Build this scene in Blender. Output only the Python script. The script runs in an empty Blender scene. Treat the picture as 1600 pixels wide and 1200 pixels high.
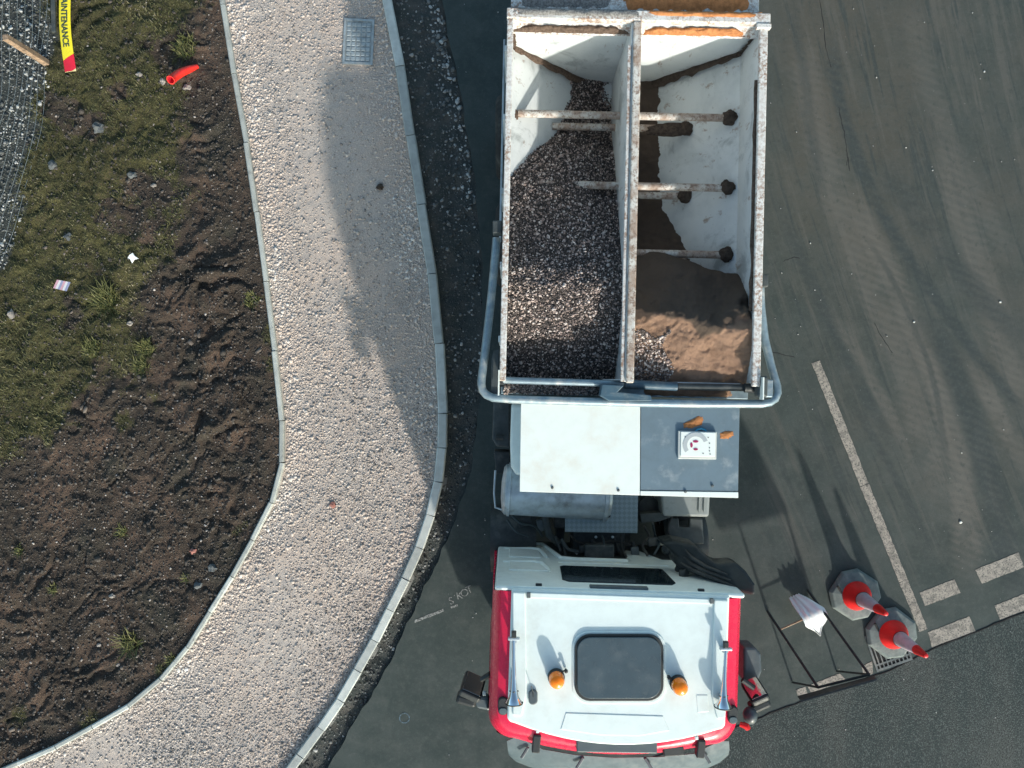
import bpy, bmesh, math, random
import numpy as np
from mathutils import Vector, Matrix, noise as mnoise

random.seed(7)
rng = np.random.default_rng(11)
sc = bpy.context.scene
COL = sc.collection
R = math.radians

# ------------------------------------------------------------------ camera
F, H = 1298.0, 11.0                      # focal length in photo pixels, height of the drone (m)
cam = bpy.data.cameras.new('drone_camera')
cam.sensor_fit = 'HORIZONTAL'; cam.sensor_width = 36.0
cam.lens = 36.0 * F / 1600.0
cam.clip_start = 0.1; cam.clip_end = 1000
camo = bpy.data.objects.new('drone_camera', cam)
camo.location = (0, 0, H); COL.objects.link(camo); sc.camera = camo

# ------------------------------------------------------------------ light
SUN_AZ, SUN_EL = 158.8, 25.0
world = bpy.data.worlds.new('World'); sc.world = world; world.use_nodes = True
wn = world.node_tree
sky = wn.nodes.new('ShaderNodeTexSky'); sky.sky_type = 'NISHITA'; sky.sun_disc = False
sky.sun_elevation = R(SUN_EL); sky.sun_rotation = R(SUN_AZ)
sky.air_density = 0.75; sky.dust_density = 1.6; sky.ozone_density = 0.7
wn.nodes['Background'].inputs[1].default_value = 0.15
tint = wn.nodes.new('ShaderNodeMix'); tint.data_type = 'RGBA'; tint.blend_type = 'MULTIPLY'; tint.inputs[0].default_value = 1.0
tint.inputs[7].default_value = (0.97, 1.06, 0.92, 1)          # colour balance put into the sky light: a little greener than the model's clear blue
wn.links.new(sky.outputs[0], tint.inputs[6]); wn.links.new(tint.outputs[2], wn.nodes['Background'].inputs[0])
sd = bpy.data.lights.new('sun', 'SUN'); sd.energy = 2.45; sd.angle = R(1.5); sd.color = (1.0, 0.955, 0.87)
so = bpy.data.objects.new('sun', sd); COL.objects.link(so)
to_sun = Vector((math.sin(R(SUN_AZ)) * math.cos(R(SUN_EL)), math.cos(R(SUN_AZ)) * math.cos(R(SUN_EL)), math.sin(R(SUN_EL))))
so.rotation_euler = to_sun.to_track_quat('Z', 'Y').to_euler(); so.location = to_sun * 30
vs = sc.view_settings
vs.view_transform = 'Standard'; vs.look = 'None'; vs.gamma = 1.0; vs.use_curve_mapping = False
vs.exposure = 0.88
sc.cycles.max_bounces = 6; sc.cycles.diffuse_bounces = 3; sc.cycles.glossy_bounces = 3
sc.cycles.transmission_bounces = 4; sc.cycles.transparent_max_bounces = 6
sc.cycles.caustics_reflective = False; sc.cycles.caustics_refractive = False
sc.cycles.use_denoising = True

# ------------------------------------------------------------------ helpers
def at(px, py, z=0.0):
    k = (H - z) / F
    return Vector(((px - 800) * k, (600 - py) * k, z))

ORG = {}
def link(me, name, mat, parent=None, origin=None, smooth=False, bevel=0.0, seg=2, sharp=38):
    """me holds world coordinates; the object gets its own origin (a thing) or its root's (a part)."""
    if isinstance(mat, (list, tuple)):
        for m in mat: me.materials.append(m)
    else: me.materials.append(mat)
    n = len(me.vertices)
    co = np.empty(n * 3, np.float32); me.vertices.foreach_get('co', co); co = co.reshape(n, 3)
    if parent is not None: o = ORG[parent.name]
    elif origin is not None: o = Vector(origin)
    else: o = Vector((float((co[:, 0].min() + co[:, 0].max()) / 2), float((co[:, 1].min() + co[:, 1].max()) / 2), float(co[:, 2].min())))
    co = co - np.array(o, np.float32)
    me.vertices.foreach_set('co', co.ravel())
    if smooth:
        me.polygons.foreach_set('use_smooth', np.ones(len(me.polygons), bool))
        me.set_sharp_from_angle(angle=R(sharp))
    me.update()
    ob = bpy.data.objects.new(name, me)
    COL.objects.link(ob)
    if parent is not None: ob.parent = parent
    else: ob.location = o
    ORG[ob.name] = Vector(o)
    if bevel > 0:
        b = ob.modifiers.new('bevel', 'BEVEL'); b.width = bevel; b.segments = seg; b.limit_method = 'ANGLE'; b.angle_limit = R(40)
    return ob

def root(name, loc, label, cat, group=None):
    e = bpy.data.objects.new(name, None); e.location = loc; e.empty_display_size = 0.1
    COL.objects.link(e); ORG[e.name] = Vector(loc)
    return tag(e, label, cat, group)

def tag(o, label=None, cat=None, group=None, kind=None):
    if label: o['label'] = label
    if cat: o['category'] = cat
    if group: o['group'] = group
    if kind: o['kind'] = kind
    return o

class MB:
    def __init__(s): s.v = []; s.f = []; s.mi = []
    def add(s, vs, fs, mi=0):
        o = len(s.v); s.v += [tuple(v) for v in vs]; s.f += [tuple(i + o for i in f) for f in fs]; s.mi += [mi] * len(fs); return s
    def rings(s, rs, closed=True, caps=(True, True), mi=0):
        n = len(rs[0]); vs = [p for r in rs for p in r]; fs = []
        m = n if closed else n - 1
        for i in range(len(rs) - 1):
            for j in range(m):
                k = (j + 1) % n
                fs.append((i * n + j, i * n + k, (i + 1) * n + k, (i + 1) * n + j))
        if caps[0]: fs.append(tuple(range(n - 1, -1, -1)))
        if caps[1]: fs.append(tuple(range((len(rs) - 1) * n, len(rs) * n)))
        return s.add(vs, fs, mi)
    def prism(s, pts, z0, z1, mi=0):
        """pts: xy outline; extruded straight up."""
        a = sum(pts[i][0] * pts[(i + 1) % len(pts)][1] - pts[(i + 1) % len(pts)][0] * pts[i][1] for i in range(len(pts)))
        if a < 0: pts = pts[::-1]
        return s.rings([[(p[0], p[1], z0) for p in pts], [(p[0], p[1], z1) for p in pts]], mi=mi)
    def slab(s, pts3, th, mi=0):
        """a plate through 3-D outline pts3, thickened against its normal."""
        P = [Vector(p) for p in pts3]; nrm = Vector((0, 0, 0))
        for i in range(len(P)): nrm += P[i].cross(P[(i + 1) % len(P)])
        nrm.normalize()
        return s.rings([[p - nrm * th for p in P], P], mi=mi)
    def box(s, c, size, rz=0.0, M=None, mi=0):
        hx, hy, hz = size[0] / 2, size[1] / 2, size[2] / 2
        M = M or Matrix.Rotation(rz, 3, 'Z'); c = Vector(c)
        q = [(-hx, -hy), (hx, -hy), (hx, hy), (-hx, hy)]
        return s.rings([[c + M @ Vector((x, y, -hz)) for x, y in q], [c + M @ Vector((x, y, hz)) for x, y in q]], mi=mi)
    def tube(s, path, r, seg=10, caps=(True, True), mi=0, up=None):
        P = [Vector(p) for p in path]; n = len(P)
        rr = r if isinstance(r, (list, tuple)) else [r] * n
        rs = []; prev = None
        for i in range(n):
            t = (P[min(i + 1, n - 1)] - P[max(i - 1, 0)]).normalized()
            if prev is None:
                ref = Vector(up) if up else (Vector((0, 0, 1)) if abs(t.z) < 0.9 else Vector((1, 0, 0)))
                u = t.cross(ref).normalized()
            else: u = (prev - t * prev.dot(t)).normalized()
            prev = u; w = t.cross(u)
            k = rr[i]; ku, kw = k if isinstance(k, tuple) else (k, k)
            rs.append([P[i] + u * (ku * math.cos(a)) + w * (kw * math.sin(a)) for a in [2 * math.pi * j / seg for j in range(seg)]])
        return s.rings(rs, caps=caps, mi=mi)
    def lathe(s, prof, o=(0, 0, 0), axis=(0, 0, 1), seg=20, caps=(True, True), mi=0):
        ax = Vector(axis).normalized(); o = Vector(o)
        ref = Vector((0, 1, 0)) if abs(ax.y) < 0.9 else Vector((1, 0, 0))
        u = ref.cross(ax).normalized(); w = ax.cross(u)
        rs = [[o + ax * h + u * (r * math.cos(2 * math.pi * j / seg)) + w * (r * math.sin(2 * math.pi * j / seg)) for j in range(seg)] for r, h in prof]
        return s.rings(rs, caps=caps, mi=mi)
    def blob(s, c, rad, amp=0.2, freq=6.0, sub=2, seed=0.0, mi=0):
        bm = bmesh.new(); bmesh.ops.create_icosphere(bm, subdivisions=sub, radius=1.0)
        vs = []
        for v in bm.verts:
            p = v.co.normalized(); d = 1 + amp * mnoise.noise(p * freq * 0.35 + Vector((seed, seed * 1.7, 3.1))) + 0.5 * amp * mnoise.noise(p * freq + Vector((seed, 2.0, seed)))
            vs.append((c[0] + p.x * rad[0] * d, c[1] + p.y * rad[1] * d, c[2] + p.z * rad[2] * d))
        fs = [[v.index for v in f.verts] for f in bm.faces]; bm.free()
        return s.add(vs, fs, mi)
    def build(s, name, mat, parent=None, origin=None, smooth=False, bevel=0.0, seg=2, sharp=38):
        me = bpy.data.meshes.new(name); me.from_pydata(s.v, [], s.f)
        if any(s.mi): me.polygons.foreach_set('material_index', np.array(s.mi, np.int32))
        me.validate()
        return link(me, name, mat, parent, origin, smooth, bevel, seg, sharp)

def np_mesh(name, verts, tris=None, quads=None, attrs=None):
    me = bpy.data.meshes.new(name)
    verts = np.asarray(verts, np.float32); me.vertices.add(len(verts)); me.vertices.foreach_set('co', verts.ravel())
    faces = np.asarray(tris if tris is not None else quads, np.int32); k = faces.shape[1]; n = len(faces)
    me.loops.add(n * k); me.loops.foreach_set('vertex_index', faces.ravel())
    me.polygons.add(n); me.polygons.foreach_set('loop_start', np.arange(0, n * k, k, dtype=np.int32))
    me.update(calc_edges=True)
    for nm, arr in (attrs or {}).items():
        a = me.attributes.new(nm, 'FLOAT', 'POINT'); a.data.foreach_set('value', np.asarray(arr, np.float32))
    return me

# numpy value noise
def _hash(ix, iy, seed):
    h = (ix.astype(np.int64) * 374761393 + iy.astype(np.int64) * 668265263 + seed * 974634777) & 0xFFFFFFFF
    h = ((h ^ (h >> 13)) * 1274126177) & 0xFFFFFFFF
    return ((h ^ (h >> 16)) & 0xFFFF) / 65535.0
def vnoise(x, y, seed=0):
    ix = np.floor(x); iy = np.floor(y); fx = x - ix; fy = y - iy
    fx = fx * fx * fx * (fx * (fx * 6 - 15) + 10); fy = fy * fy * fy * (fy * (fy * 6 - 15) + 10)
    a = _hash(ix, iy, seed); b = _hash(ix + 1, iy, seed); c = _hash(ix, iy + 1, seed); d = _hash(ix + 1, iy + 1, seed)
    return (a * (1 - fx) + b * fx) * (1 - fy) + (c * (1 - fx) + d * fx) * fy
def fbm(x, y, seed=0, oct=4, gain=0.5):
    s = 0.0; a = 1.0; t = 0.0; ca, sa = math.cos(0.6), math.sin(0.6)
    for i in range(oct):
        s = s + a * vnoise(x, y, seed + i * 17); t += a; a *= gain
        x, y = (x * ca - y * sa) * 2.03 + 5.1, (x * sa + y * ca) * 2.03 + 1.7
    return s / t
def sstep(a, b, x):
    t = np.clip((x - a) / (b - a), 0, 1); return t * t * (3 - 2 * t)

# ------------------------------------------------------------------ materials
class E:
    """tiny node expression"""
    def __init__(s, nt, sock): s.nt = nt; s.k = sock
    def _m(s, op, b=None, c=None, clamp=False):
        n = s.nt.nodes.new('ShaderNodeMath'); n.operation = op; n.use_clamp = clamp
        s.nt.links.new(s.k, n.inputs[0])
        for i, q in ((1, b), (2, c)):
            if q is None: continue
            if isinstance(q, E): s.nt.links.new(q.k, n.inputs[i])
            else: n.inputs[i].default_value = q
        return E(s.nt, n.outputs[0])
    def __add__(s, o): return s._m('ADD', o)
    def __sub__(s, o): return s._m('SUBTRACT', o)
    def __mul__(s, o): return s._m('MULTIPLY', o)
    def abs(s): return s._m('ABSOLUTE')
    def sin(s): return s._m('SINE')
    def clamp(s): return s._m('ADD', 0.0, clamp=True)
    def ramp(s, a, b, c=0.0, d=1.0):
        n = s.nt.nodes.new('ShaderNodeMapRange'); n.interpolation_type = 'SMOOTHSTEP'
        s.nt.links.new(s.k, n.inputs[0])
        for i, q in enumerate((a, b, c, d)): n.inputs[i + 1].default_value = q
        return E(s.nt, n.outputs[0])

class Mat:
    def __init__(s, name, col, rough=0.6, metal=0.0, spec=0.5):
        s.m = bpy.data.materials.new(name); s.m.use_nodes = True; s.nt = s.m.node_tree
        s.b = s.nt.nodes['Principled BSDF']; s.col = None; s.base = (*col, 1)
        s.b.inputs['Base Color'].default_value = s.base; s.b.inputs['Roughness'].default_value = rough
        s.b.inputs['Metallic'].default_value = metal; s.b.inputs['Specular IOR Level'].default_value = spec
        s.pos = s.nt.nodes.new('ShaderNodeNewGeometry').outputs['Position']; s.nrm = None
        s.diffuse_bump = None
    def noise(s, scale, detail=4, rough=0.55, stretch=None, rot=0.0, dist=0.0, vec=None):
        v = vec or s.pos
        if stretch or rot:
            mp = s.nt.nodes.new('ShaderNodeMapping'); mp.inputs['Scale'].default_value = stretch or (1, 1, 1); mp.inputs['Rotation'].default_value = (0, 0, rot)
            s.nt.links.new(v, mp.inputs[0]); v = mp.outputs[0]
        n = s.nt.nodes.new('ShaderNodeTexNoise'); n.inputs['Scale'].default_value = scale; n.inputs['Detail'].default_value = detail
        n.inputs['Roughness'].default_value = rough; n.inputs['Distortion'].default_value = dist
        s.nt.links.new(v, n.inputs['Vector']); return E(s.nt, n.outputs[0])
    def voro(s, scale, out='Distance', feat='F1', vec=None):
        n = s.nt.nodes.new('ShaderNodeTexVoronoi'); n.feature = feat; n.inputs['Scale'].default_value = scale
        s.nt.links.new(vec or s.pos, n.inputs['Vector']); return E(s.nt, n.outputs[out])
    def attr(s, nm):
        n = s.nt.nodes.new('ShaderNodeAttribute'); n.attribute_name = nm; return E(s.nt, n.outputs['Fac'])
    def xyz(s):
        n = s.nt.nodes.new('ShaderNodeSeparateXYZ'); s.nt.links.new(s.pos, n.inputs[0]); return [E(s.nt, o) for o in n.outputs]
    def nz(s):
        n = s.nt.nodes.new('ShaderNodeSeparateXYZ'); g = s.nt.nodes.new('ShaderNodeNewGeometry'); s.nt.links.new(g.outputs['Normal'], n.inputs[0]); return E(s.nt, n.outputs[2])
    def mix(s, fac, col):
        n = s.nt.nodes.new('ShaderNodeMix'); n.data_type = 'RGBA'
        s.nt.links.new(fac.k, n.inputs[0])
        if s.col is None: n.inputs[6].default_value = s.base
        else: s.nt.links.new(s.col, n.inputs[6])
        if hasattr(col, 'is_output'): s.nt.links.new(col, n.inputs[7])
        else: n.inputs[7].default_value = (*col, 1)
        s.col = n.outputs[2]; return s
    def cramp(s, fac, stops):
        n = s.nt.nodes.new('ShaderNodeValToRGB'); cr = n.color_ramp
        while len(cr.elements) < len(stops): cr.elements.new(0.5)
        for e, (p, c) in zip(cr.elements, stops): e.position = p; e.color = (*c, 1)
        s.nt.links.new(fac.k, n.inputs[0]); return n.outputs[0]
    def setcol(s, sock): s.col = sock; return s
    def bump(s, h, strength=0.5, dist=0.01):
        n = s.nt.nodes.new('ShaderNodeBump'); n.inputs['Strength'].default_value = strength; n.inputs['Distance'].default_value = dist
        s.nt.links.new(h.k, n.inputs['Height'])
        if s.nrm: s.nt.links.new(s.nrm, n.inputs['Normal'])
        s.nrm = n.outputs[0]; return s
    def rough(s, e): s.nt.links.new(e.k, s.b.inputs['Roughness']); return s
    def done(s):
        if s.col: s.nt.links.new(s.col, s.b.inputs['Base Color'])
        if s.nrm: s.nt.links.new(s.nrm, s.b.inputs['Normal'])
        return s.m

MT = {}
def simple(name, col, rough=0.5, metal=0.0, var=0.12, scale=9.0, dirt=None, dirt_lo=0.58, dirt_hi=0.72, dirt_scale=4.0, bump=0.0, bscale=60.0, spec=0.5, fac=1.0):
    m = Mat(name, col, rough, metal, spec)
    if var: m.mix(m.noise(scale, 5, 0.6).ramp(0.35, 0.7) , tuple(c * (1 - var) for c in col))
    if dirt: m.mix(m.noise(dirt_scale, 8, 0.65).ramp(dirt_lo, dirt_hi, 0, fac), dirt)
    m.rough(m.noise(scale * 2, 4).ramp(0.3, 0.75, max(0.03, rough - 0.08), min(1, rough + 0.1)))
    if bump: m.bump(m.noise(bscale, 4), bump, 0.004)
    MT[name] = m.done(); return MT[name]

simple('white_paint', (0.70, 0.77, 0.75), 0.38, var=0.07, dirt=(0.50, 0.51, 0.47), dirt_lo=0.50, dirt_hi=0.85, dirt_scale=3.5, fac=.7, bump=.03)
simple('red_paint', (0.74, 0.018, 0.065), 0.28, var=0.1, dirt=(0.35, 0.05, 0.05), dirt_lo=0.62, dirt_hi=0.9)
simple('black_plastic', (0.014, 0.019, 0.021), 0.55, var=0.2, dirt=(0.05, 0.055, 0.055), dirt_lo=0.5, dirt_hi=0.8, bump=0.15)
simple('grey_plastic', (0.075, 0.095, 0.105), 0.4, var=0.15, dirt=(0.13, 0.14, 0.14), dirt_lo=0.5, dirt_hi=0.8)
simple('hatch_glass', (0.06, 0.085, 0.10), 0.22, var=0.15, dirt=(0.10, 0.12, 0.13), dirt_lo=0.5, dirt_hi=0.8)
simple('visor_grey', (0.095, 0.13, 0.145), 0.62, spec=0.25, var=0.15, dirt=(0.14, 0.16, 0.165), dirt_lo=0.5, dirt_hi=0.8)
simple('dark_glass', (0.012, 0.02, 0.025), 0.08, var=0.0)
simple('chrome', (0.72, 0.76, 0.80), 0.12, 1.0, var=0.08)
simple('mirror_glass', (0.62, 0.62, 0.64), 0.04, 1.0, var=0.0)
simple('steel', (0.50, 0.56, 0.60), 0.36, 0.45, var=0.25, dirt=(0.22, 0.23, 0.23), dirt_lo=0.5, dirt_hi=0.75)
simple('rail_paint', (0.26, 0.34, 0.39), 0.38, 0.35, var=0.25, scale=14, dirt=(0.46, 0.47, 0.45), dirt_lo=0.48, dirt_hi=0.68, dirt_scale=6)
simple('rubber', (0.022, 0.022, 0.022), 0.85, var=0.2, dirt=(0.09, 0.085, 0.075), dirt_lo=0.5, dirt_hi=0.8)
simple('chassis', (0.025, 0.03, 0.032), 0.6, var=0.3, dirt=(0.09, 0.09, 0.085), dirt_lo=0.5, dirt_hi=0.75, bump=0.2)
simple('guard', (0.05, 0.06, 0.062), 0.6, var=0.3, dirt=(0.12, 0.12, 0.11), dirt_lo=0.48, dirt_hi=0.75, bump=0.2)
simple('panel_blue', (0.13, 0.185, 0.225), 0.55, var=0.15, scale=4, dirt=(0.27, 0.31, 0.33), dirt_lo=0.52, dirt_hi=0.78, dirt_scale=5)
simple('panel_white', (0.74, 0.78, 0.74), 0.5, var=0.04, dirt=(0.66, 0.63, 0.55), dirt_lo=0.50, dirt_hi=0.80, dirt_scale=2.2)
simple('tank_plastic', (0.55, 0.56, 0.53), 0.5, var=0.1, dirt=(0.3, 0.3, 0.28))
simple('tank_shaded', (0.26, 0.28, 0.275), 0.5, var=0.1, dirt=(0.16, 0.17, 0.165))  # pale plastic; the deep shade behind the cab is put into this grey
simple('hose_dark', (0.035, 0.05, 0.055), 0.5, var=0.2)
simple('steel_dark', (0.12, 0.14, 0.15), 0.45, 0.4, var=0.3, dirt=(0.07, 0.075, 0.075))
simple('beacon_orange', (0.95, 0.23, 0.01), 0.18, var=0.0)
MT['beacon_orange'].node_tree.nodes['Principled BSDF'].inputs['Subsurface Weight'].default_value = 0.25
simple('marker_red', (0.7, 0.01, 0.01), 0.3, var=0.0)
simple('magenta', (0.33, 0.01, 0.09), 0.5, var=0.1)
simple('dial_grey', (0.42, 0.45, 0.46), 0.5, var=0.05)
simple('sand_orange', (0.50, 0.21, 0.085), 0.95, var=0.35, scale=30, bump=0.6, bscale=120, spec=0.1)
simple('grit_grey', (0.27, 0.26, 0.25), 0.95, var=0.6, scale=60, bump=0.8, bscale=110, spec=0.1)
simple('grit_brown', (0.15, 0.105, 0.08), 0.95, var=0.5, scale=40, bump=0.8, bscale=110, spec=0.1)
simple('mud', (0.085, 0.065, 0.053), 0.95, var=0.5, scale=30, bump=0.8, bscale=90, spec=0.1)
simple('tarp_blue', (0.05, 0.10, 0.14), 0.5, var=0.25, dirt=(0.2, 0.22, 0.22), dirt_lo=0.5, dirt_hi=0.75)
simple('wood', (0.36, 0.25, 0.17), 0.8, var=0.4, scale=22, dirt=(0.16, 0.11, 0.075), dirt_lo=0.5, dirt_hi=0.65, dirt_scale=18, bump=0.5)
simple('wire', (0.36, 0.41, 0.42), 0.4, 0.7, var=0.1)
simple('cone_red', (0.72, 0.012, 0.012), 0.45, var=0.15, dirt=(0.45, 0.03, 0.03), dirt_lo=0.5, dirt_hi=0.8)
simple('cone_white', (0.56, 0.46, 0.54), 0.45, var=0.12, scale=9, dirt=(0.40, 0.34, 0.36), dirt_lo=0.5, dirt_hi=0.75, dirt_scale=9)
simple('cone_base', (0.13, 0.16, 0.158), 0.8, var=0.25, dirt=(0.22, 0.235, 0.225), dirt_lo=0.45, dirt_hi=0.75, bump=0.3)
simple('strip_yellow', (0.80, 0.68, 0.03), 0.45, var=0.06)
simple('strip_red', (0.68, 0.02, 0.05), 0.45, var=0.15)
simple('strip_cream', (0.75, 0.66, 0.35), 0.5, var=0.1)
simple('ink', (0.03, 0.06, 0.05), 0.6, var=0.0)
simple('pipe_red', (0.78, 0.03, 0.02), 0.38, var=0.1)
simple('cloth_white', (0.80, 0.82, 0.83), 0.6, var=0.05)
simple('iron', (0.12, 0.135, 0.14), 0.6, 0.5, var=0.3, dirt=(0.2, 0.2, 0.19), dirt_lo=0.5, dirt_hi=0.7, bump=0.3)
simple('cover_steel', (0.40, 0.45, 0.47), 0.5, 0.35, var=0.3, scale=16, dirt=(0.40, 0.40, 0.38), dirt_lo=0.5, dirt_hi=0.68, dirt_scale=12, bump=0.3)
simple('cover_pit', (0.32, 0.37, 0.39), 0.7, 0.1, var=0.4, scale=16, dirt=(0.3, 0.29, 0.27), dirt_lo=0.5, dirt_hi=0.7, dirt_scale=14)
simple('mark_blue', (0.10, 0.16, 0.20), 0.9, var=0.3, scale=30, dirt=(0.05, 0.065, 0.065), dirt_lo=.45, dirt_hi=.6, dirt_scale=40)
simple('void', (0.008, 0.009, 0.01), 0.95, var=0.0)
simple('rock_grey', (0.11, 0.12, 0.125), 0.85, var=0.35, scale=20, dirt=(0.09, 0.09, 0.085), bump=0.8, bscale=40)
simple('rock_pale', (0.30, 0.27, 0.245), 0.85, var=0.25, scale=20, dirt=(0.25, 0.22, 0.2), bump=0.8, bscale=40)
simple('brick_red', (0.33, 0.14, 0.115), 0.9, var=0.3, scale=30, bump=0.6)
simple('wrapper_pink', (0.62, 0.36, 0.42), 0.5, var=0.1)
simple('wrapper_blue', (0.30, 0.32, 0.48), 0.5, var=0.1)
simple('wrapper_white', (0.70, 0.68, 0.70), 0.5, var=0.1)
simple('hose_blue', (0.02, 0.22, 0.36), 0.4, var=0.0)
simple('concrete_bed', (0.22, 0.22, 0.21), 0.9, var=0.3, bump=0.4)
simple('concrete_kerb', (0.50, 0.53, 0.51), 0.85, var=0.2, scale=7, dirt=(0.30, 0.31, 0.30), dirt_lo=0.5, dirt_hi=0.78, dirt_scale=5, bump=0.35, bscale=150, fac=0.7)
simple('concrete_edging', (0.47, 0.49, 0.46), 0.85, var=0.2, scale=9, dirt=(0.24, 0.235, 0.22), dirt_lo=0.52, dirt_hi=0.75, dirt_scale=7, bump=0.35, bscale=150, fac=0.8)

def unit_variation(name):
    nt = MT[name].node_tree; b = nt.nodes['Principled BSDF']; src = b.inputs['Base Color'].links[0].from_socket
    oi = nt.nodes.new('ShaderNodeObjectInfo'); mr = nt.nodes.new('ShaderNodeMapRange'); mr.inputs[3].default_value = 0.72; mr.inputs[4].default_value = 1.12
    nt.links.new(oi.outputs['Random'], mr.inputs[0])
    mx = nt.nodes.new('ShaderNodeMix'); mx.data_type = 'RGBA'; mx.blend_type = 'MULTIPLY'; mx.inputs[0].default_value = 1.0
    nt.links.new(src, mx.inputs[6]); nt.links.new(mr.outputs[0], mx.inputs[7]); nt.links.new(mx.outputs[2], b.inputs['Base Color'])
unit_variation('concrete_kerb'); unit_variation('concrete_edging')
def hopper_material():
    m = Mat('hopper_white', (0.66, 0.69, 0.69), 0.55)
    m.mix(m.noise(3.0, 8, 0.65).ramp(0.42, 0.75, 0, 0.55), (0.42, 0.46, 0.47))
    m.mix(m.noise(18, 6, 0.7).ramp(0.64, 0.70, 0, 0.6), (0.24, 0.24, 0.23))
    m.mix(m.noise(7, 9, 0.72, stretch=(1, 1, 0.25)).ramp(0.585, 0.66, 0, 0.8), (0.30, 0.22, 0.17))
    m.mix(m.noise(1.9, 9, 0.7, dist=0.6).ramp(0.54, 0.68, 0, 0.7), (0.27, 0.30, 0.30))
    m.bump(m.noise(40, 4), 0.1, 0.004)
    MT['hopper_white'] = m.done()
hopper_material()

def rim_material():
    m = Mat('rim_white', (0.66, 0.655, 0.635), 0.6)
    c = m.noise(2.6, 5, 0.6).ramp(0.36, 0.58, 0.3, 1.0)
    m.mix(m.noise(9, 6, 0.6).ramp(0.4, 0.7, 0, 0.5), (0.48, 0.46, 0.43))
    m.mix(m.noise(30, 8, 0.75).ramp(0.44, 0.58, 0, 1.0) * c, (0.29, 0.19, 0.14))
    m.mix(m.noise(21, 6, 0.7).ramp(0.60, 0.66, 0, 0.8) * c, (0.13, 0.11, 0.10))
    m.bump(m.noise(60, 5), 0.4, 0.004); MT['rim_white'] = m.done()
rim_material()

def tube_material():
    m = Mat('tube_rust', (0.58, 0.56, 0.52), 0.65)
    m.mix(m.noise(5, 6, 0.65).ramp(0.38, 0.60, 0, 0.9), (0.33, 0.235, 0.18))
    m.mix(m.noise(26, 7, 0.75).ramp(0.48, 0.60, 0, 0.9), (0.20, 0.13, 0.095))
    m.bump(m.noise(60, 5), 0.5, 0.005); MT['tube_rust'] = m.done()
tube_material()
def stone_material(name, stops, rough=0.9):
    m = Mat(name, (0.4, 0.4, 0.4), rough, spec=0.25)
    m.setcol(m.cramp(m.attr('rnd'), stops))
    m.mix(m.noise(90, 4, 0.6).ramp(0.4, 0.7, 0, 0.35), (0.22, 0.20, 0.19))
    if name == 'path_stone':
        m.mix(m.noise(0.75, 5, 0.6).ramp(0.38, 0.62, 0, 0.6), (0.56, 0.455, 0.39))
        m.mix(m.noise(1.5, 6, 0.65).ramp(0.54, 0.70, 0, 0.6), (0.30, 0.28, 0.26))
    MT[name] = m.done()
stone_material('path_stone', [(0, (0.13, 0.122, 0.115)), (0.14, (0.27, 0.24, 0.22)), (0.4, (0.52, 0.455, 0.41)), (0.75, (0.66, 0.585, 0.53)), (1, (0.80, 0.77, 0.73))])
stone_material('heap_stone', [(0, (0.035, 0.032, 0.032)), (0.4, (0.12, 0.096, 0.088)), (0.75, (0.44, 0.33, 0.29)), (1, (0.74, 0.65, 0.60))])
stone_material('verge_stone', [(0, (0.05, 0.057, 0.058)), (0.45, (0.11, 0.12, 0.118)), (0.8, (0.22, 0.225, 0.22)), (1, (0.46, 0.465, 0.455))])
stone_material('soil_crumb', [(0, (0.034, 0.030, 0.026)), (0.6, (0.068, 0.058, 0.050)), (0.90, (0.135, 0.112, 0.096)), (0.965, (0.30, 0.27, 0.25)), (1, (0.52, 0.48, 0.45))])
stone_material('pale_stone', [(0, (0.25, 0.26, 0.26)), (0.5, (0.45, 0.45, 0.44)), (1, (0.72, 0.72, 0.70))])
simple('loose_white', (0.62, 0.62, 0.60), 0.85, var=0.2, scale=30, bump=0.6)

def blade_material(name, stops):
    m = Mat(name, (0.08, 0.12, 0.03), 0.6, spec=0.3)
    m.setcol(m.cramp(m.attr('rnd'), stops)); MT[name] = m.done()
blade_material('grass_blade', [(0, (0.046, 0.048, 0.024)), (0.35, (0.074, 0.076, 0.032)), (0.65, (0.112, 0.112, 0.044)), (0.85, (0.16, 0.145, 0.07)), (1, (0.27, 0.235, 0.15))])
blade_material('tuft_blade', [(0, (0.05, 0.058, 0.02)), (0.5, (0.10, 0.108, 0.032)), (1, (0.19, 0.175, 0.075))])

def soil_material():
    m = Mat('soil', (0.062, 0.050, 0.041), 0.95, spec=0.15)
    m.mix(m.noise(1.6, 7, 0.65).ramp(0.44, 0.66), (0.128, 0.088, 0.067))
    m.mix(m.noise(14, 6, 0.65).ramp(0.55, 0.75, 0, 0.8), (0.030, 0.024, 0.022))
    m.mix(m.noise(1.1, 6, 0.65).ramp(0.5, 0.66, 0, 0.6), (0.052, 0.054, 0.044))
    m.mix(m.noise(70, 3, 0.6).ramp(0.66, 0.72, 0, 0.7), (0.20, 0.17, 0.145))
    g = m.attr('grass'); n = m.noise(9, 6, 0.7)
    cov = (g + (n - 0.5) * 1.1).ramp(0.36, 0.70)
    m.mix(cov * m.noise(30, 4).ramp(0.3, 0.6, 0.55, 0.95), (0.074, 0.072, 0.032))
    m.mix(cov * m.noise(4, 5, 0.6).ramp(0.5, 0.68, 0, 0.8), (0.118, 0.108, 0.046))
    m.mix(m.attr('grit').ramp(0.3, 0.7, 0, 0.9), (0.060, 0.068, 0.068))
    m.bump(m.noise(45, 6, 0.75), 1.0, 0.035)
    MT['soil'] = m.done()
soil_material()

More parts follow.
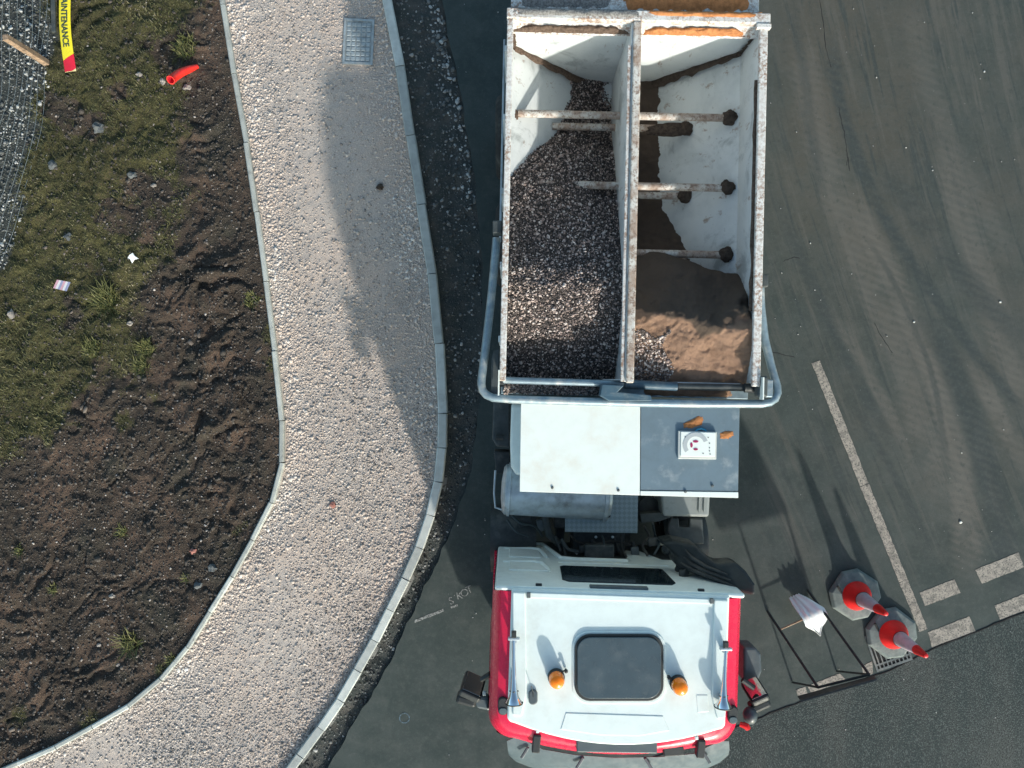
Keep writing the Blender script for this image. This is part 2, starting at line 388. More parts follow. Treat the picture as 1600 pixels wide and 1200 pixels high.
def path_material():
    m = Mat('path_fines', (0.52, 0.45, 0.40), 0.95, spec=0.15)
    m.mix(m.noise(1.1, 5, 0.6).ramp(0.4, 0.65), (0.58, 0.465, 0.39))
    m.mix(m.noise(1.7, 6, 0.6, dist=0.4).ramp(0.56, 0.74, 0, 0.55), (0.36, 0.335, 0.31))
    m.mix(m.voro(60).ramp(0.2, 0.6, 0.0, 0.5), (0.30, 0.275, 0.255))
    m.mix(m.noise(110, 3, 0.6).ramp(0.55, 0.7, 0, 0.7), (0.66, 0.61, 0.57))
    m.bump(m.voro(60), -0.8, 0.012); m.bump(m.noise(140, 4, 0.7), 0.6, 0.008)
    MT['path_fines'] = m.done()
path_material()

def verge_material():
    m = Mat('verge_soil', (0.058, 0.066, 0.064), 0.95, spec=0.15)
    m.mix(m.noise(5, 6, 0.65).ramp(0.42, 0.7), (0.100, 0.096, 0.088))
    m.mix(m.noise(40, 4, 0.7).ramp(0.58, 0.7, 0, 0.7), (0.19, 0.185, 0.175))
    m.bump(m.noise(60, 6, 0.7), 0.9, 0.02)
    MT['verge_soil'] = m.done()
verge_material()

TRACKS = [  # photo polyline, half width (px), amount (+ pale dust, - dark bare tar)
    ([(1325, 300), (1370, 400), (1430, 520), (1480, 650), (1500, 760), (1512, 900)], 26, 0.75),
    ([(1300, 60), (1345, 250), (1400, 380), (1470, 480), (1560, 590), (1620, 670)], 13, -0.9),
    ([(1215, 320), (1270, 440), (1330, 580), (1400, 700)], 13, -0.7),
    ([(1255, 60), (1290, 250), (1340, 400), (1400, 550), (1450, 680), (1470, 800)], 26, 0.55),
    ([(1440, 480), (1500, 600), (1535, 720), (1570, 850), (1600, 960)], 24, -0.9),
    ([(1385, 260), (1450, 360), (1530, 460), (1620, 560)], 26, -0.75),
    ([(1470, 200), (1530, 420), (1575, 560), (1625, 680)], 24, 0.6),
    ([(1330, 620), (1390, 730), (1450, 850)], 9, -0.7),
    ([(1515, 560), (1560, 650), (1610, 740)], 18, 0.75),
    ([(1240, 0), (1262, 160), (1285, 300)], 10, -0.45),
    ([(1420, 0), (1450, 120), (1500, 260), (1590, 420)], 20, 0.35),
    ([(1285, 470), (1340, 560), (1400, 660), (1440, 760)], 12, 0.5),
    ([(1360, 380), (1420, 480), (1455, 600), (1480, 720)], 6, -0.7),
]
def road_material():
    m = Mat('asphalt_smooth', (0.035, 0.050, 0.048), 0.85, spec=0.3)
    x, y, z = m.xyz()
    big = m.noise(0.55, 6, 0.6).ramp(0.38, 0.66)
    # grime spread: pale dust is thick by the body of the lorry, thin elsewhere
    m.mix(big * 0.8, (0.058, 0.074, 0.070))
    m.mix(m.noise(2.6, 8, 0.7).ramp(0.45, 0.72, 0, 0.6), (0.082, 0.093, 0.086))
    dusty = (x - 3.2).ramp(-0.6, 2.2) * (y + 3.2).ramp(-0.5, 3.0)
    m.mix(dusty * m.noise(1.3, 7, 0.6).ramp(0.3, 0.7, 0.25, 0.7), (0.078, 0.073, 0.062))
    m.mix((x - 4.3).abs().ramp(1.7, 0.3) * (y - 0.3).ramp(0, 3.0) * m.noise(0.9, 5, 0.6).ramp(0.3, 0.6, 0.2, 0.7), (0.088, 0.076, 0.060))
    P = np.array([[q.x, q.y] for q in (at(*p) for p in [(1255, 0), (1290, 250), (1345, 400), (1410, 550), (1470, 700), (1510, 860)])])
    c = np.polyfit(P[:, 1], P[:, 0], 2)[::-1]
    uu = x - (y * float(c[2]) + float(c[1])) * y - float(c[0])
    cx = m.nt.nodes.new('ShaderNodeCombineXYZ'); m.nt.links.new((uu * 5.0).k, cx.inputs[0]); m.nt.links.new((y * 0.32).k, cx.inputs[1])
    zone = (x - 3.0).ramp(-0.2, 0.9) * (y + 2.9).ramp(-0.3, 1.2)
    m.mix(m.noise(1.0, 5, 0.68, vec=cx.outputs[0]).ramp(0.50, 0.66, 0, 0.6) * zone, (0.105, 0.100, 0.088))
    m.mix(m.noise(1.7, 5, 0.68, vec=cx.outputs[0]).ramp(0.52, 0.64, 0, 0.8) * zone, (0.036, 0.047, 0.047))
    wob = (m.noise(1.2, 3) - 0.5) * 0.10
    pale = None; dark = None
    brk = m.noise(1.4, 5, 0.6).ramp(0.22, 0.5)
    fine = m.noise(26, 4, 0.7)
    for pts, w, amt in TRACKS:
        P = np.array([[(q.x), (q.y)] for q in (at(*p) for p in pts)])
        c = np.polyfit(P[:, 1], P[:, 0], 3 if len(pts) > 4 else 2)[::-1]
        xc = (y * float(c[-1])) + float(c[-2])
        for k in range(len(c) - 3, -1, -1): xc = xc * y + float(c[k])
        y0, y1 = float(P[:, 1].min()), float(P[:, 1].max())
        d = (x - xc + wob).abs()
        ww = w * H / F
        teeth = ((y * 62.0 + x * 25.0).sin() * 0.10 + fine * 0.35) * ww
        b = (d + teeth).ramp(ww * 1.45, ww * 0.5, 0, abs(amt)) * ((y * 58.0 + x * 24.0 + wob * 60.0).sin() + fine * 2.0).ramp(0.2, 1.9, 0.72, 1.0) * (y - y0).ramp(-0.3, 0.6) * (y - y1).ramp(0.3, -0.6)
        if amt > 0: pale = b if pale is None else pale._m('MAXIMUM', b)
        else: dark = b if dark is None else dark._m('MAXIMUM', b)
    m.mix(pale * brk, (0.140, 0.128, 0.112))
    m.mix(dark * brk, (0.036, 0.046, 0.047))
    m.mix(m.noise(6, 9, 0.75).ramp(0.63, 0.78, 0, 0.5), (0.16, 0.16, 0.15))
    m.mix(m.noise(17, 7, 0.78).ramp(0.46, 0.70, 0, 0.38), (0.098, 0.106, 0.099))
    m.mix(m.noise(11, 6, 0.75).ramp(0.52, 0.70, 0, 0.5), (0.030, 0.040, 0.039))
    m.mix(m.noise(170, 2, 0.5).ramp(0.40, 0.72, 0, 0.6), (0.030, 0.036, 0.036))
    m.mix(m.voro(75).ramp(0.05, 0.16, 0.55, 0), (0.17, 0.17, 0.165))
    m.bump(m.noise(130, 3, 0.7), 0.35, 0.006); m.bump(m.noise(5, 5), 0.25, 0.02)
    m.rough(m.noise(3, 5).ramp(0.3, 0.7, 0.7, 0.95))
    MT['asphalt_smooth'] = m.done()
    m = Mat('asphalt_coarse', (0.028, 0.042, 0.042), 0.85, spec=0.3)
    m.mix(m.voro(75, 'Color').ramp(0.45, 0.9, 0, 0.85), (0.10, 0.116, 0.112))
    m.mix(m.noise(0.8, 4, 0.6, stretch=(1, 0.25, 1), rot=R(20)).ramp(0.45, 0.7, 0, 0.5), (0.115, 0.115, 0.105))
    m.mix(m.voro(75).ramp(0.45, 0.75, 0, 0.9), (0.012, 0.015, 0.016))
    m.mix(m.voro(33).ramp(0.04, 0.13, 0.6, 0), (0.26, 0.26, 0.25))
    m.bump(m.voro(75), -0.9, 0.015)
    MT['asphalt_coarse'] = m.done()
    m = Mat('road_paint', (0.33, 0.295, 0.255), 0.8, spec=0.3)
    m.mix(m.noise(12, 6, 0.7).ramp(0.42, 0.62), (0.24, 0.215, 0.19))
    m.mix(m.noise(6, 6, 0.7).ramp(0.48, 0.62, 0, 0.6), (0.15, 0.14, 0.125))
    m.mix(m.noise(45, 5, 0.75).ramp(0.50, 0.60, 0, 0.9), (0.075, 0.078, 0.073))
    m.bump(m.noise(120, 3), 0.4, 0.005)
    MT['road_paint'] = m.done()
    m = Mat('chalk', (0.30, 0.31, 0.30), 0.9, spec=0.2)
    m.mix(m.noise(55, 5, 0.7).ramp(0.40, 0.58, 0, 0.95), (0.072, 0.078, 0.076))
    MT['chalk'] = m.done()
    m = Mat('sand', (0.42, 0.265, 0.185), 0.97, spec=0.1)
    m.mix(m.noise(5, 6, 0.65).ramp(0.4, 0.68), (0.28, 0.175, 0.122))
    m.mix(m.noise(60, 4, 0.7).ramp(0.55, 0.7, 0, 0.6), (0.36, 0.24, 0.18))
    m.bump(m.noise(75, 6, 0.8), 1.0, 0.03)
    m.mix(m.attr('dark_zone').ramp(0.35, 0.65, 0, 0.85), (0.092, 0.078, 0.066))  # sand turns darker grey-brown behind the crest
    MT['sand'] = m.done()
    m = Mat('heap_fines', (0.07, 0.06, 0.055), 0.95, spec=0.1)
    m.bump(m.voro(60), -0.9, 0.02); MT['heap_fines'] = m.done()
    m = Mat('checker_plate', (0.20, 0.25, 0.27), 0.45, 0.6)
    mp = m.nt.nodes.new('ShaderNodeMapping'); mp.inputs['Rotation'].default_value = (0, 0, R(45)); mp.inputs['Scale'].default_value = (26, 26, 26)
    m.nt.links.new(m.pos, mp.inputs[0])
    ck = m.nt.nodes.new('ShaderNodeTexChecker'); ck.inputs['Scale'].default_value = 1.0; m.nt.links.new(mp.outputs[0], ck.inputs[0])
    w1 = m.noise(1.0, 0, vec=mp.outputs[0])
    m.mix(E(m.nt, ck.outputs['Fac']) * 0.55, (0.30, 0.36, 0.38)); m.bump(E(m.nt, ck.outputs['Fac']), 0.6, 0.006)
    MT['checker_plate'] = m.done()
    m = Mat('ground_far', (0.12, 0.105, 0.085), 0.95, spec=0.1)
    m.mix(m.noise(0.6, 8, 0.65).ramp(0.4, 0.65), (0.075, 0.085, 0.035)); m.bump(m.noise(8, 6), 0.6, 0.05)
    MT['ground_far'] = m.done()
road_material()

# ------------------------------------------------------------------ setting curves
def curve_px(pts): return np.array([[p.x, p.y] for p in (at(a, b) for a, b in pts)])
EDG = curve_px([(290, -420), (322, -180), (349, 0), (373, 150), (390, 240), (400, 310), (415, 420), (428, 520), (436, 590), (442, 640), (443.5, 700), (440, 740),
                (430, 775), (412, 815), (388, 858), (360, 908), (330, 955), (292, 1015), (255, 1058), (215, 1093), (170, 1120), (100, 1160), (20, 1195), (-80, 1238), (-260, 1310), (-500, 1395)])
KRB = curve_px([(490, -420), (560, -180), (605, 0), (625, 100), (645, 235), (666, 365), (683, 478), (689, 588), (692, 650), (691, 700), (686, 752), (673, 805), (655, 857), (632, 908), (606, 960),
                (582, 1008), (554, 1056), (527, 1101), (496, 1144), (464, 1187), (420, 1245), (330, 1350), (250, 1440)])
TAR = curve_px([(600, -420), (650, -180), (690, 0), (720, 150), (740, 270), (752, 400), (754, 520), (750, 610), (738, 720), (715, 800), (688, 868), (660, 925), (632, 985), (596, 1060), (560, 1118), (512, 1200), (440, 1320), (370, 1440)])
def smooth_curve(P, n=6):
    out = []
    Q = np.vstack([2 * P[0] - P[1], P, 2 * P[-1] - P[-2]])
    for i in range(1, len(Q) - 2):
        for k in range(n):
            t = k / n
            out.append(0.5 * ((2 * Q[i]) + (-Q[i - 1] + Q[i + 1]) * t + (2 * Q[i - 1] - 5 * Q[i] + 4 * Q[i + 1] - Q[i + 2]) * t * t + (-Q[i - 1] + 3 * Q[i] - 3 * Q[i + 1] + Q[i + 2]) * t ** 3))
    out.append(P[-1]); return np.array(out)
EDGs, KRBs, TARs = smooth_curve(EDG), smooth_curve(KRB), smooth_curve(TAR)
def xof(C, y): return np.interp(y, C[::-1, 1], C[::-1, 0])

# ground and roads
g = MB().prism([(-150, -150), (150, -150), (150, 150), (-150, 150)], -0.6, -0.35).build('ground', MT['ground_far'])
tag(g, kind='structure')

def sheet(name, poly, z, th, mat, parent=None):
    o = MB().prism(poly, z - th, z).build(name, mat, parent); return o
JOINT = [at(*p) for p in [(880, 1330), (1020, 1185), (1165, 1131), (1255, 1096), (1330, 1071), (1400, 1044), (1450, 1018), (1520, 990), (1600, 958), (1760, 893), (2400, 640)]]
tp = [(p[0] + 0.012 * math.sin(i * 2.1) + 0.01 * math.sin(i * 5.3), p[1]) for i, p in enumerate(TARs)]
poly = [(a, b) for a, b in tp] + [(30, tp[-1][1]), (30, tp[0][1])]
road = sheet('access_road', poly, 0.0, 0.3, MT['asphalt_smooth']); tag(road, kind='structure')
poly = [(p.x, p.y) for p in JOINT] + [(30, -20), (0.5, -20)]
mroad = sheet('main_road', poly, 0.006, 0.2, MT['asphalt_coarse']); tag(mroad, kind='structure')

def mark(pts, name='road_marking', z=0.004, mat='road_paint'):
    P = [at(*p) for p in pts]; n = 6; vs = []; L = (P[1] - P[0]).length
    # ragged edges: resample each side
    out = []
    for i in range(4):
        a, b = P[i], P[(i + 1) % 4]; k = max(2, int((b - a).length / 0.04))
        for j in range(k):
            q = a.lerp(b, j / k); out.append((q.x + random.uniform(-.004, .004), q.y + random.uniform(-.004, .004)))
    MB().prism(out, -0.002, z).build(name, MT[mat], road)
mark([(1268, 567), (1281, 563), (1357, 755), (1344, 760)])
mark([(1344.3, 761), (1357.3, 756), (1418, 905), (1405, 910)])
mark([(1405.3, 911), (1418.3, 906), (1449, 982), (1437, 987)])
mark([(1437, 926), (1491, 905), (1501, 926), (1445, 947)])
mark([(1524, 890), (1591, 863), (1600, 886), (1534, 912)])
mark([(1450, 988), (1514, 963), (1524, 986), (1456, 1011)])
mark([(1554, 946), (1640, 912), (1650, 935), (1562, 968)])
mark([(1262, 1072), (1312, 1052), (1322, 1062), (1268, 1083)])
mark([(1243, 1078), (1258, 1073), (1262, 1084), (1248, 1090)])
mark([(1346, 1042), (1362, 1033), (1364, 1052), (1350, 1058)])
# chalk line and letters sprayed on the tar
mark([(647, 969), (649, 973), (694, 955), (693, 951)], 'chalk_line', 0.003, 'chalk')
mark([(704, 947), (705, 950.5), (716, 947), (715, 943.5)], 'chalk_line', 0.003, 'chalk')
smc = at(632, 1122)
for k in range(14):
    a0, a1 = 6.283 * k / 14, 6.283 * (k + .93) / 14
    MB().prism([(smc.x + r_ * math.cos(a_), smc.y + r_ * math.sin(a_)) for r_, a_ in ((.058, a0), (.072, a0), (.072, a1), (.058, a1))], -.002, .003).build('survey_mark', MT['mark_blue'], road)
def text_mesh(txt, size):
    cu = bpy.data.curves.new('lettering', 'FONT'); cu.body = txt; cu.size = size; cu.offset = size * .03 if len(txt) > 1 else 0
    o = bpy.data.objects.new('lettering', cu); COL.objects.link(o)
    dg = bpy.context.evaluated_depsgraph_get(); dg.update()
    me = bpy.data.meshes.new_from_object(o.evaluated_get(dg)); bpy.data.objects.remove(o); return me
for ch, px, py, rt in (('S', 703, 945, 18), ('K', 714, 937, 12), ('O', 722, 934, 25), ('T', 731, 928, 25)):
    me = text_mesh(ch, 0.14); b = at(px, py); rot = R(rt)
    for v in me.vertices:
        x, y = v.co.x, v.co.y; v.co = (b.x + x * math.cos(rot) - y * math.sin(rot), b.y + x * math.sin(rot) + y * math.cos(rot), 0.004)
    link(me, 'chalk_letter', MT['chalk'], road)
# crack along the old joint between the two surfaces
for i in range(1, len(JOINT) - 2):
    a, b = JOINT[i], JOINT[i + 1]; k = 7; pth = []
    for j in range(k + 1):
        q = a.lerp(b, j / k); pth.append((q.x + random.uniform(-.008, .008), q.y + random.uniform(-.008, .008) + 0.008, 0.003))
    MB().tube(pth, [(0.011 + random.uniform(-.004, .005), 0.006) for _ in pth], 6).build('joint_seal', MT['void'], road)

for line in ([(1311, 168), (1314, 185), (1319, 205), (1322, 228), (1325, 246), (1322, 262)], [(1325, 246), (1329, 272)], [(1281, 0), (1287, 40), (1291, 75), (1300, 112)], [(1366, 505), (1380, 530), (1398, 556)],
             [(1225, 408), (1240, 402), (1252, 404)], [(1180, 548), (1215, 552), (1248, 560)]):
    pth = []
    for k in range(len(line) - 1):
        for q in range(5):
            p = at(line[k][0] + (line[k + 1][0] - line[k][0]) * q / 5 + random.uniform(-.8, .8), line[k][1] + (line[k + 1][1] - line[k][1]) * q / 5 + random.uniform(-.8, .8)); pth.append((p.x, p.y, 0.0))
    MB().tube(pth, [(random.uniform(.002, .006), .002) for _ in pth], 6).build('crack', MT['void'], road)
# height fields
def grid_mesh(name, x0, x1, y0, y1, dx, mask, zf, mat, attrs=None, parent=None, smooth=True):
    nx, ny = int((x1 - x0) / dx) + 1, int((y1 - y0) / dx) + 1
    X, Y = np.meshgrid(x0 + np.arange(nx) * dx, y0 + np.arange(ny) * dx)
    Z = zf(X, Y); idx = np.arange(nx * ny).reshape(ny, nx)
    q = np.stack([idx[:-1, :-1], idx[:-1, 1:], idx[1:, 1:], idx[1:, :-1]], -1).reshape(-1, 4)
    cx, cy = (X[:-1, :-1] + dx / 2).ravel(), (Y[:-1, :-1] + dx / 2).ravel()
    q = q[mask(cx, cy)]
    used = np.unique(q); remap = np.full(nx * ny, -1, np.int64); remap[used] = np.arange(len(used))
    V = np.stack([X.ravel(), Y.ravel(), Z.ravel()], -1)[used]
    at_ = {k: f(X, Y).ravel()[used] for k, f in (attrs or {}).items()}
    me = np_mesh(name, V, quads=remap[q], attrs=at_)
    o = link(me, name, mat, parent, origin=None if parent else (float(V[:, 0].mean()), float(V[:, 1].mean()), 0.0))
    if smooth: o.data.polygons.foreach_set('use_smooth', np.ones(len(o.data.polygons), bool))
    return o

# --- soil bank
gb = np.array([(p.x, p.y) for p in (at(*q) for q in [(360, -120), (345, 0), (325, 120), (290, 200), (310, 300), (330, 390), (270, 450), (232, 520), (190, 600), (95, 690), (20, 745), (-150, 800), (-400, 860)])])
def grass_cover(x, y):
    xb = np.interp(y, gb[::-1, 1], gb[::-1, 0])
    base = sstep(0.7, -0.7, x - xb + (fbm(x * 0.9, y * 0.9, 5) - 0.5) * 2.2)
    for px, py, r in ((424, 520, 0.3), (430, 470, .25), (428, 570, .25), (385, 830, .3), (375, 860, .25), (145, 1128, .35), (190, 1105, .25), (255, 1045, .2), (270, 1030, .15), (30, 1120, .3), (205, 1005, .18), (195, 660, .3)):
        q = at(px, py); base = np.maximum(base, 0.72 * np.exp(-(((x - q.x) ** 2 + (y - q.y) ** 2) / (r * r * 0.5))))
    for px, py, r in ((215, 290, .35), (250, 300, .3), (300, 240, .3), (190, 150, .18)):
        q = at(px, py); base = base * (1 - 0.85 * np.exp(-(((x - q.x) ** 2 + (y - q.y) ** 2) / (r * r * 0.5))))
    bare = sstep(.56, .70, fbm(x * 1.4 + 3, y * 1.4, 57, 4)) * .6
    return np.clip(base * (1 - bare), 0, 1)
FEN = curve_px([(100, -420), (92, -120), (85, 0), (76, 100), (68, 200), (40, 310), (4, 412), (-60, 540), (-300, 820)])
FENs = smooth_curve(FEN)
def grit_cover(x, y):
    return sstep(0.12, -0.2, x - xof(FENs, y) + (fbm(x * 3, y * 3, 9) - 0.5) * 0.5)
def soil_z(x, y):
    gcv = grass_cover(x, y); u = x * 0.76 + y * 0.65; w = -x * 0.65 + y * 0.76      # furrows run up to the right
    wx = x + (fbm(x * 1.7, y * 1.7, 15, 3) - .5) * 0.9; wy = y + (fbm(x * 1.7, y * 1.7, 16, 3) - .5) * 0.9
    wu = wx * 0.76 + wy * 0.65; ww = -wx * 0.65 + wy * 0.76
    furrow = np.abs(2 * fbm(wu * 0.9, ww * 2.6, 21, 3) - 1)
    clod = fbm(x * 9, y * 9, 31, 4); lump = fbm(x * 2.6, y * 2.6, 41, 3)
    b1 = np.abs(2 * fbm(wx * 2.7, wy * 2.7, 43, 3) - 1); b2 = np.abs(2 * fbm(wx * 7.5, wy * 7.5, 47, 3) - 1)
    amp = 0.25 + 1.4 * fbm(x * 0.8, y * 0.8, 49, 2)
    b3 = np.abs(2 * fbm(wx * 16, wy * 16, 53, 2) - 1)
    tilth = ((b1 - .25) * 0.085 * (.4 + 1.2 * lump) + (furrow - .25) * 0.08 + (b2 - .25) * 0.04 * (.2 + 1.6 * fbm(x * 1.1, y * 1.1, 59, 2)) + (b3 - .25) * .02) * amp + (clod - 0.5) * 0.035
    turf = (lump - 0.5) * 0.10 + (clod - 0.5) * 0.06 + (b1 - .25) * .07
    gr = grit_cover(x, y)
    z = 0.045 + tilth * (1 - gcv) + turf * gcv
    z = z * (1 - gr) + gr * (0.03 + (clod - 0.5) * 0.03)
    d = xof(EDGs, y) - x
    return z * sstep(-0.02, 0.5, d) + (0.045 + (clod - 0.5) * 0.04) * (1 - sstep(-0.02, 0.5, d))
soil = grid_mesh('soil_bank', -9.0, -1.5, -6.6, 6.2, 0.018, lambda x, y: x < xof(EDGs, y) + 0.0, soil_z, MT['soil'], {'grass': grass_cover, 'grit': grit_cover})
tag(soil, kind='structure')
# --- gravel path
def path_z(x, y): return 0.018 + (fbm(x * 1.2, y * 1.2, 51, 3) - 0.5) * 0.03 + (fbm(x * 14, y * 14, 61, 3) - 0.5) * 0.014
COVER = (at(537, 33), at(582, 33), at(585, 101), at(541, 103))
cvc = at(561, 67)
def in_path(x, y): return (x > xof(EDGs, y)) & (x < xof(KRBs, y)) & ~((np.abs(x - cvc.x) < 0.19) & (np.abs(y - cvc.y) < 0.28))
path = grid_mesh('gravel_path', -8.0, -0.7, -7.0, 6.2, 0.03, in_path, path_z, MT['path_fines']); tag(path, kind='structure')
# --- verge between kerb and tar
def verge_z(x, y):
    d = xof(TARs, y) - x
    return -0.055 + (fbm(x * 5, y * 5, 71, 4) - 0.5) * 0.07 + 0.03 * sstep(0.3, 0.6, d)
verge = grid_mesh('verge', -4.5, -0.2, -7.0, 6.2, 0.03, lambda x, y: (x > xof(KRBs, y)) & (x < xof(TARs, y) + 0.1), verge_z, MT['verge_soil']); tag(verge, kind='structure')

# --- kerbs
def stones_along(C, lens, width, ztop, depth, mat, name, parent, offs=0.0):
    seg = np.sqrt((np.diff(C, axis=0) ** 2).sum(1)); S = np.concatenate([[0], np.cumsum(seg)])
    s = 0.0
    while s < S[-1] - 0.2:
        y_here = np.interp(s, S, C[:, 1]); ln = lens(y_here); e = min(s + ln, S[-1])
        a = Vector((np.interp(s + 0.005, S, C[:, 0]), np.interp(s + 0.005, S, C[:, 1]), 0)); b = Vector((np.interp(e - 0.005, S, C[:, 0]), np.interp(e - 0.005, S, C[:, 1]), 0))
        t = (b - a).normalized(); n = Vector((-t.y, t.x, 0)); zt = ztop + random.uniform(-.007, .007); jit = n * random.uniform(-.006, .006)
        hw = width / 2; ch = min(0.014, width * 0.2)
        sec = [(-hw, -depth), (hw, -depth), (hw, zt - ch), (hw - ch, zt), (-hw + ch, zt), (-hw, zt - ch)]
        MB().rings([[a + jit + n * u + Vector((0, 0, w)) for u, w in sec], [b + jit + n * u + Vector((0, 0, w)) for u, w in sec]]).build(name, mat, parent)
        s = e
def bed(name, C, w, z):
    P = []; Q = []
    for i in range(len(C)):
        t = C[min(i + 1, len(C) - 1)] - C[max(i - 1, 0)]; t = t / np.linalg.norm(t); n = np.array([-t[1], t[0]])
        P.append(C[i] + n * w); Q.append(C[i] - n * w)
    m = MB(); rs = [[(p[0], p[1], z - .15), (q[0], q[1], z - .15), (q[0], q[1], z), (p[0], p[1], z)] for p, q in zip(P, Q)]
    return m.rings(rs)
kerb = bed('kerb', KRBs, 0.10, -0.065).build('kerb', MT['concrete_bed']); tag(kerb, kind='structure')
edg = bed('edging', EDGs, 0.06, -0.03).build('path_edging', MT['concrete_bed']); tag(edg, kind='structure')
yk = at(0, 588).y
stones_along(KRBs, lambda y: 0.922 if y > yk + 0.05 else 0.452, 0.122, 0.085, 0.14, MT['concrete_kerb'], 'kerb_stone', kerb)
ye = at(0, 640).y
stones_along(EDGs, lambda y: 0.922 if y > ye else 0.55, 0.064, 0.085, 0.1, MT['concrete_edging'], 'edging_stone', edg)

# --- loose stones: joined geometry, too small to pick apart
bmi = bmesh.new(); bmesh.ops.create_icosphere(bmi, subdivisions=1, radius=1.0)
ICO_V = np.array([v.co[:] for v in bmi.verts], np.float32); ICO_F = np.array([[v.index for v in f.verts] for f in bmi.faces], np.int32); bmi.free()
bmo = bmesh.new(); bmesh.ops.create_cube(bmo, size=1.3)
CUB_V = np.array([v.co[:] for v in bmo.verts], np.float32); bmesh.ops.triangulate(bmo, faces=bmo.faces[:]); CUB_F = np.array([[v.index for v in f.verts] for f in bmo.faces], np.int32); bmo.free()
def scatter_stones(name, pts, size, mat, rnd=None, flat=0.7, cheap=False, parent=None, origin=None, label=None):
    n = len(pts); BV, BF = (CUB_V, CUB_F) if cheap else (ICO_V, ICO_F); k = len(BV)
    var = np.stack([BV * (1 + rng.uniform(-.3, .3, (k, 1))) + rng.uniform(-.16, .16, (k, 3)) for _ in range(24)])
    V = var[rng.integers(0, 24, n)].astype(np.float32)
    V = V * (np.stack([rng.uniform(.75, 1.3, n), rng.uniform(.6, 1.0, n), rng.uniform(.5, .85, n)], 1)[:, None, :])
    q = rng.normal(size=(n, 4)); q[:, 1:3] *= 0.45; q /= np.linalg.norm(q, axis=1, keepdims=True); w, x, y, z = q.T
    Rm = np.stack([np.stack([1 - 2 * (y * y + z * z), 2 * (x * y - z * w), 2 * (x * z + y * w)], -1), np.stack([2 * (x * y + z * w), 1 - 2 * (x * x + z * z), 2 * (y * z - x * w)], -1), np.stack([2 * (x * z - y * w), 2 * (y * z + x * w), 1 - 2 * (x * x + y * y)], -1)], 1)
    V = np.einsum('nij,nkj->nki', Rm, V) * size[:, None, None]
    V[:, :, 2] *= flat; V = V + pts[:, None, :]
    Fc = (BF[None] + (np.arange(n) * k)[:, None, None]).reshape(-1, 3)
    if rnd is None: rnd = rng.random(n)
    me = np_mesh(name, V.reshape(-1, 3), tris=Fc, attrs={'rnd': np.repeat(rnd, k)})
    o = link(me, name, mat, parent, origin=origin)
    return tag(o, kind='stuff', label=label)
def jitter(x0, x1, y0, y1, s, mask, keep=None):
    X, Y = np.meshgrid(np.arange(x0, x1, s), np.arange(y0, y1, s)); X = X + rng.uniform(-.55, .55, X.shape) * s; Y = Y + rng.uniform(-.55, .55, Y.shape) * s
    X, Y = X.ravel(), Y.ravel(); m = mask(X, Y)
    if keep is not None: m &= rng.random(len(X)) < keep(X, Y)
    return X[m], Y[m]
def near_frame(x, y): return (np.abs(x) < 7.2) & (np.abs(y) < 5.6)
def path_keep(x, y):
    de = np.minimum(x - xof(EDGs, y), xof(KRBs, y) - x)
    lane = fbm(x * 0.9, y * 0.45, 81, 4)
    dark_zone = sstep(-.25, .5, (x * .6 - y * .8) - (at(330, 1110).x * .6 - at(330, 1110).y * .8))  # patch of painted shade low on the path; stones lie denser here
    return np.clip(0.68 + 0.45 * sstep(0.6, 0.1, de) + (lane - 0.5) * 1.7 + .5 * dark_zone, 0.2, 1)
x, y = jitter(-7.2, -0.8, -5.6, 5.6, 0.0205, lambda a, b: in_path(a, b) & near_frame(a, b) & (a > xof(EDGs, b) + .04) & (a < xof(KRBs, b) - .07), path_keep)
sz = rng.gamma(4.0, 0.0025, len(x)).clip(.0045, .026); de = np.minimum(x - xof(EDGs, y), xof(KRBs, y) - x); sz *= 1 + 0.25 * sstep(.5, .1, de)
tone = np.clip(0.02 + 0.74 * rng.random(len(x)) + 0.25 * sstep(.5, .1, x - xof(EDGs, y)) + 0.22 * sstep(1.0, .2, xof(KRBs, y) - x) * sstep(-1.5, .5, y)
               - 0.20 * sstep(-.25, .5, (x * .6 - y * .8) - (at(330, 1110).x * .6 - at(330, 1110).y * .8) + (fbm(x * 1.5, y * 1.5, 301) - .5) * .8), 0, 1)  # shade low on the path, put into darker stone tones
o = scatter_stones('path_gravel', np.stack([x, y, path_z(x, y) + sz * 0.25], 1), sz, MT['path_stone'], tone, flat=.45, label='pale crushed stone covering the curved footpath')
o['category'] = 'gravel'
x, y = jitter(-3.4, -0.3, -5.6, 5.6, 0.032, lambda a, b: (a > xof(KRBs, b) + .07) & (a < xof(TARs, b) - .02) & near_frame(a, b), lambda a, b: np.clip(0.55 + (fbm(a * 4, b * 4, 91) - .5), .1, 1))
sz = rng.gamma(3.0, 0.0042, len(x)).clip(.005, .030)
band = sstep(.30, .12, xof(TARs, y) - x) * sstep(at(0, 420).y, at(0, 250).y, y)
o = scatter_stones('verge_gravel', np.stack([x, y, verge_z(x, y) + sz * .3], 1), sz * (1 + .35 * band), MT['verge_stone'], np.clip(rng.random(len(x)) ** 1.6 + band * rng.random(len(x)) * 0.9, 0, 1), label='dark grit and stones along the verge beside the kerb')
o['category'] = 'gravel'
x, y = jitter(-7.2, -2.5, -5.6, 5.6, 0.027, lambda a, b: (a < xof(EDGs, b) - .05) & near_frame(a, b), lambda a, b: np.clip(1.0 - grass_cover(a, b) * 0.75 - grit_cover(a, b), .05, 1))
sz = rng.gamma(1.9, 0.0042, len(x)).clip(.003, .045)
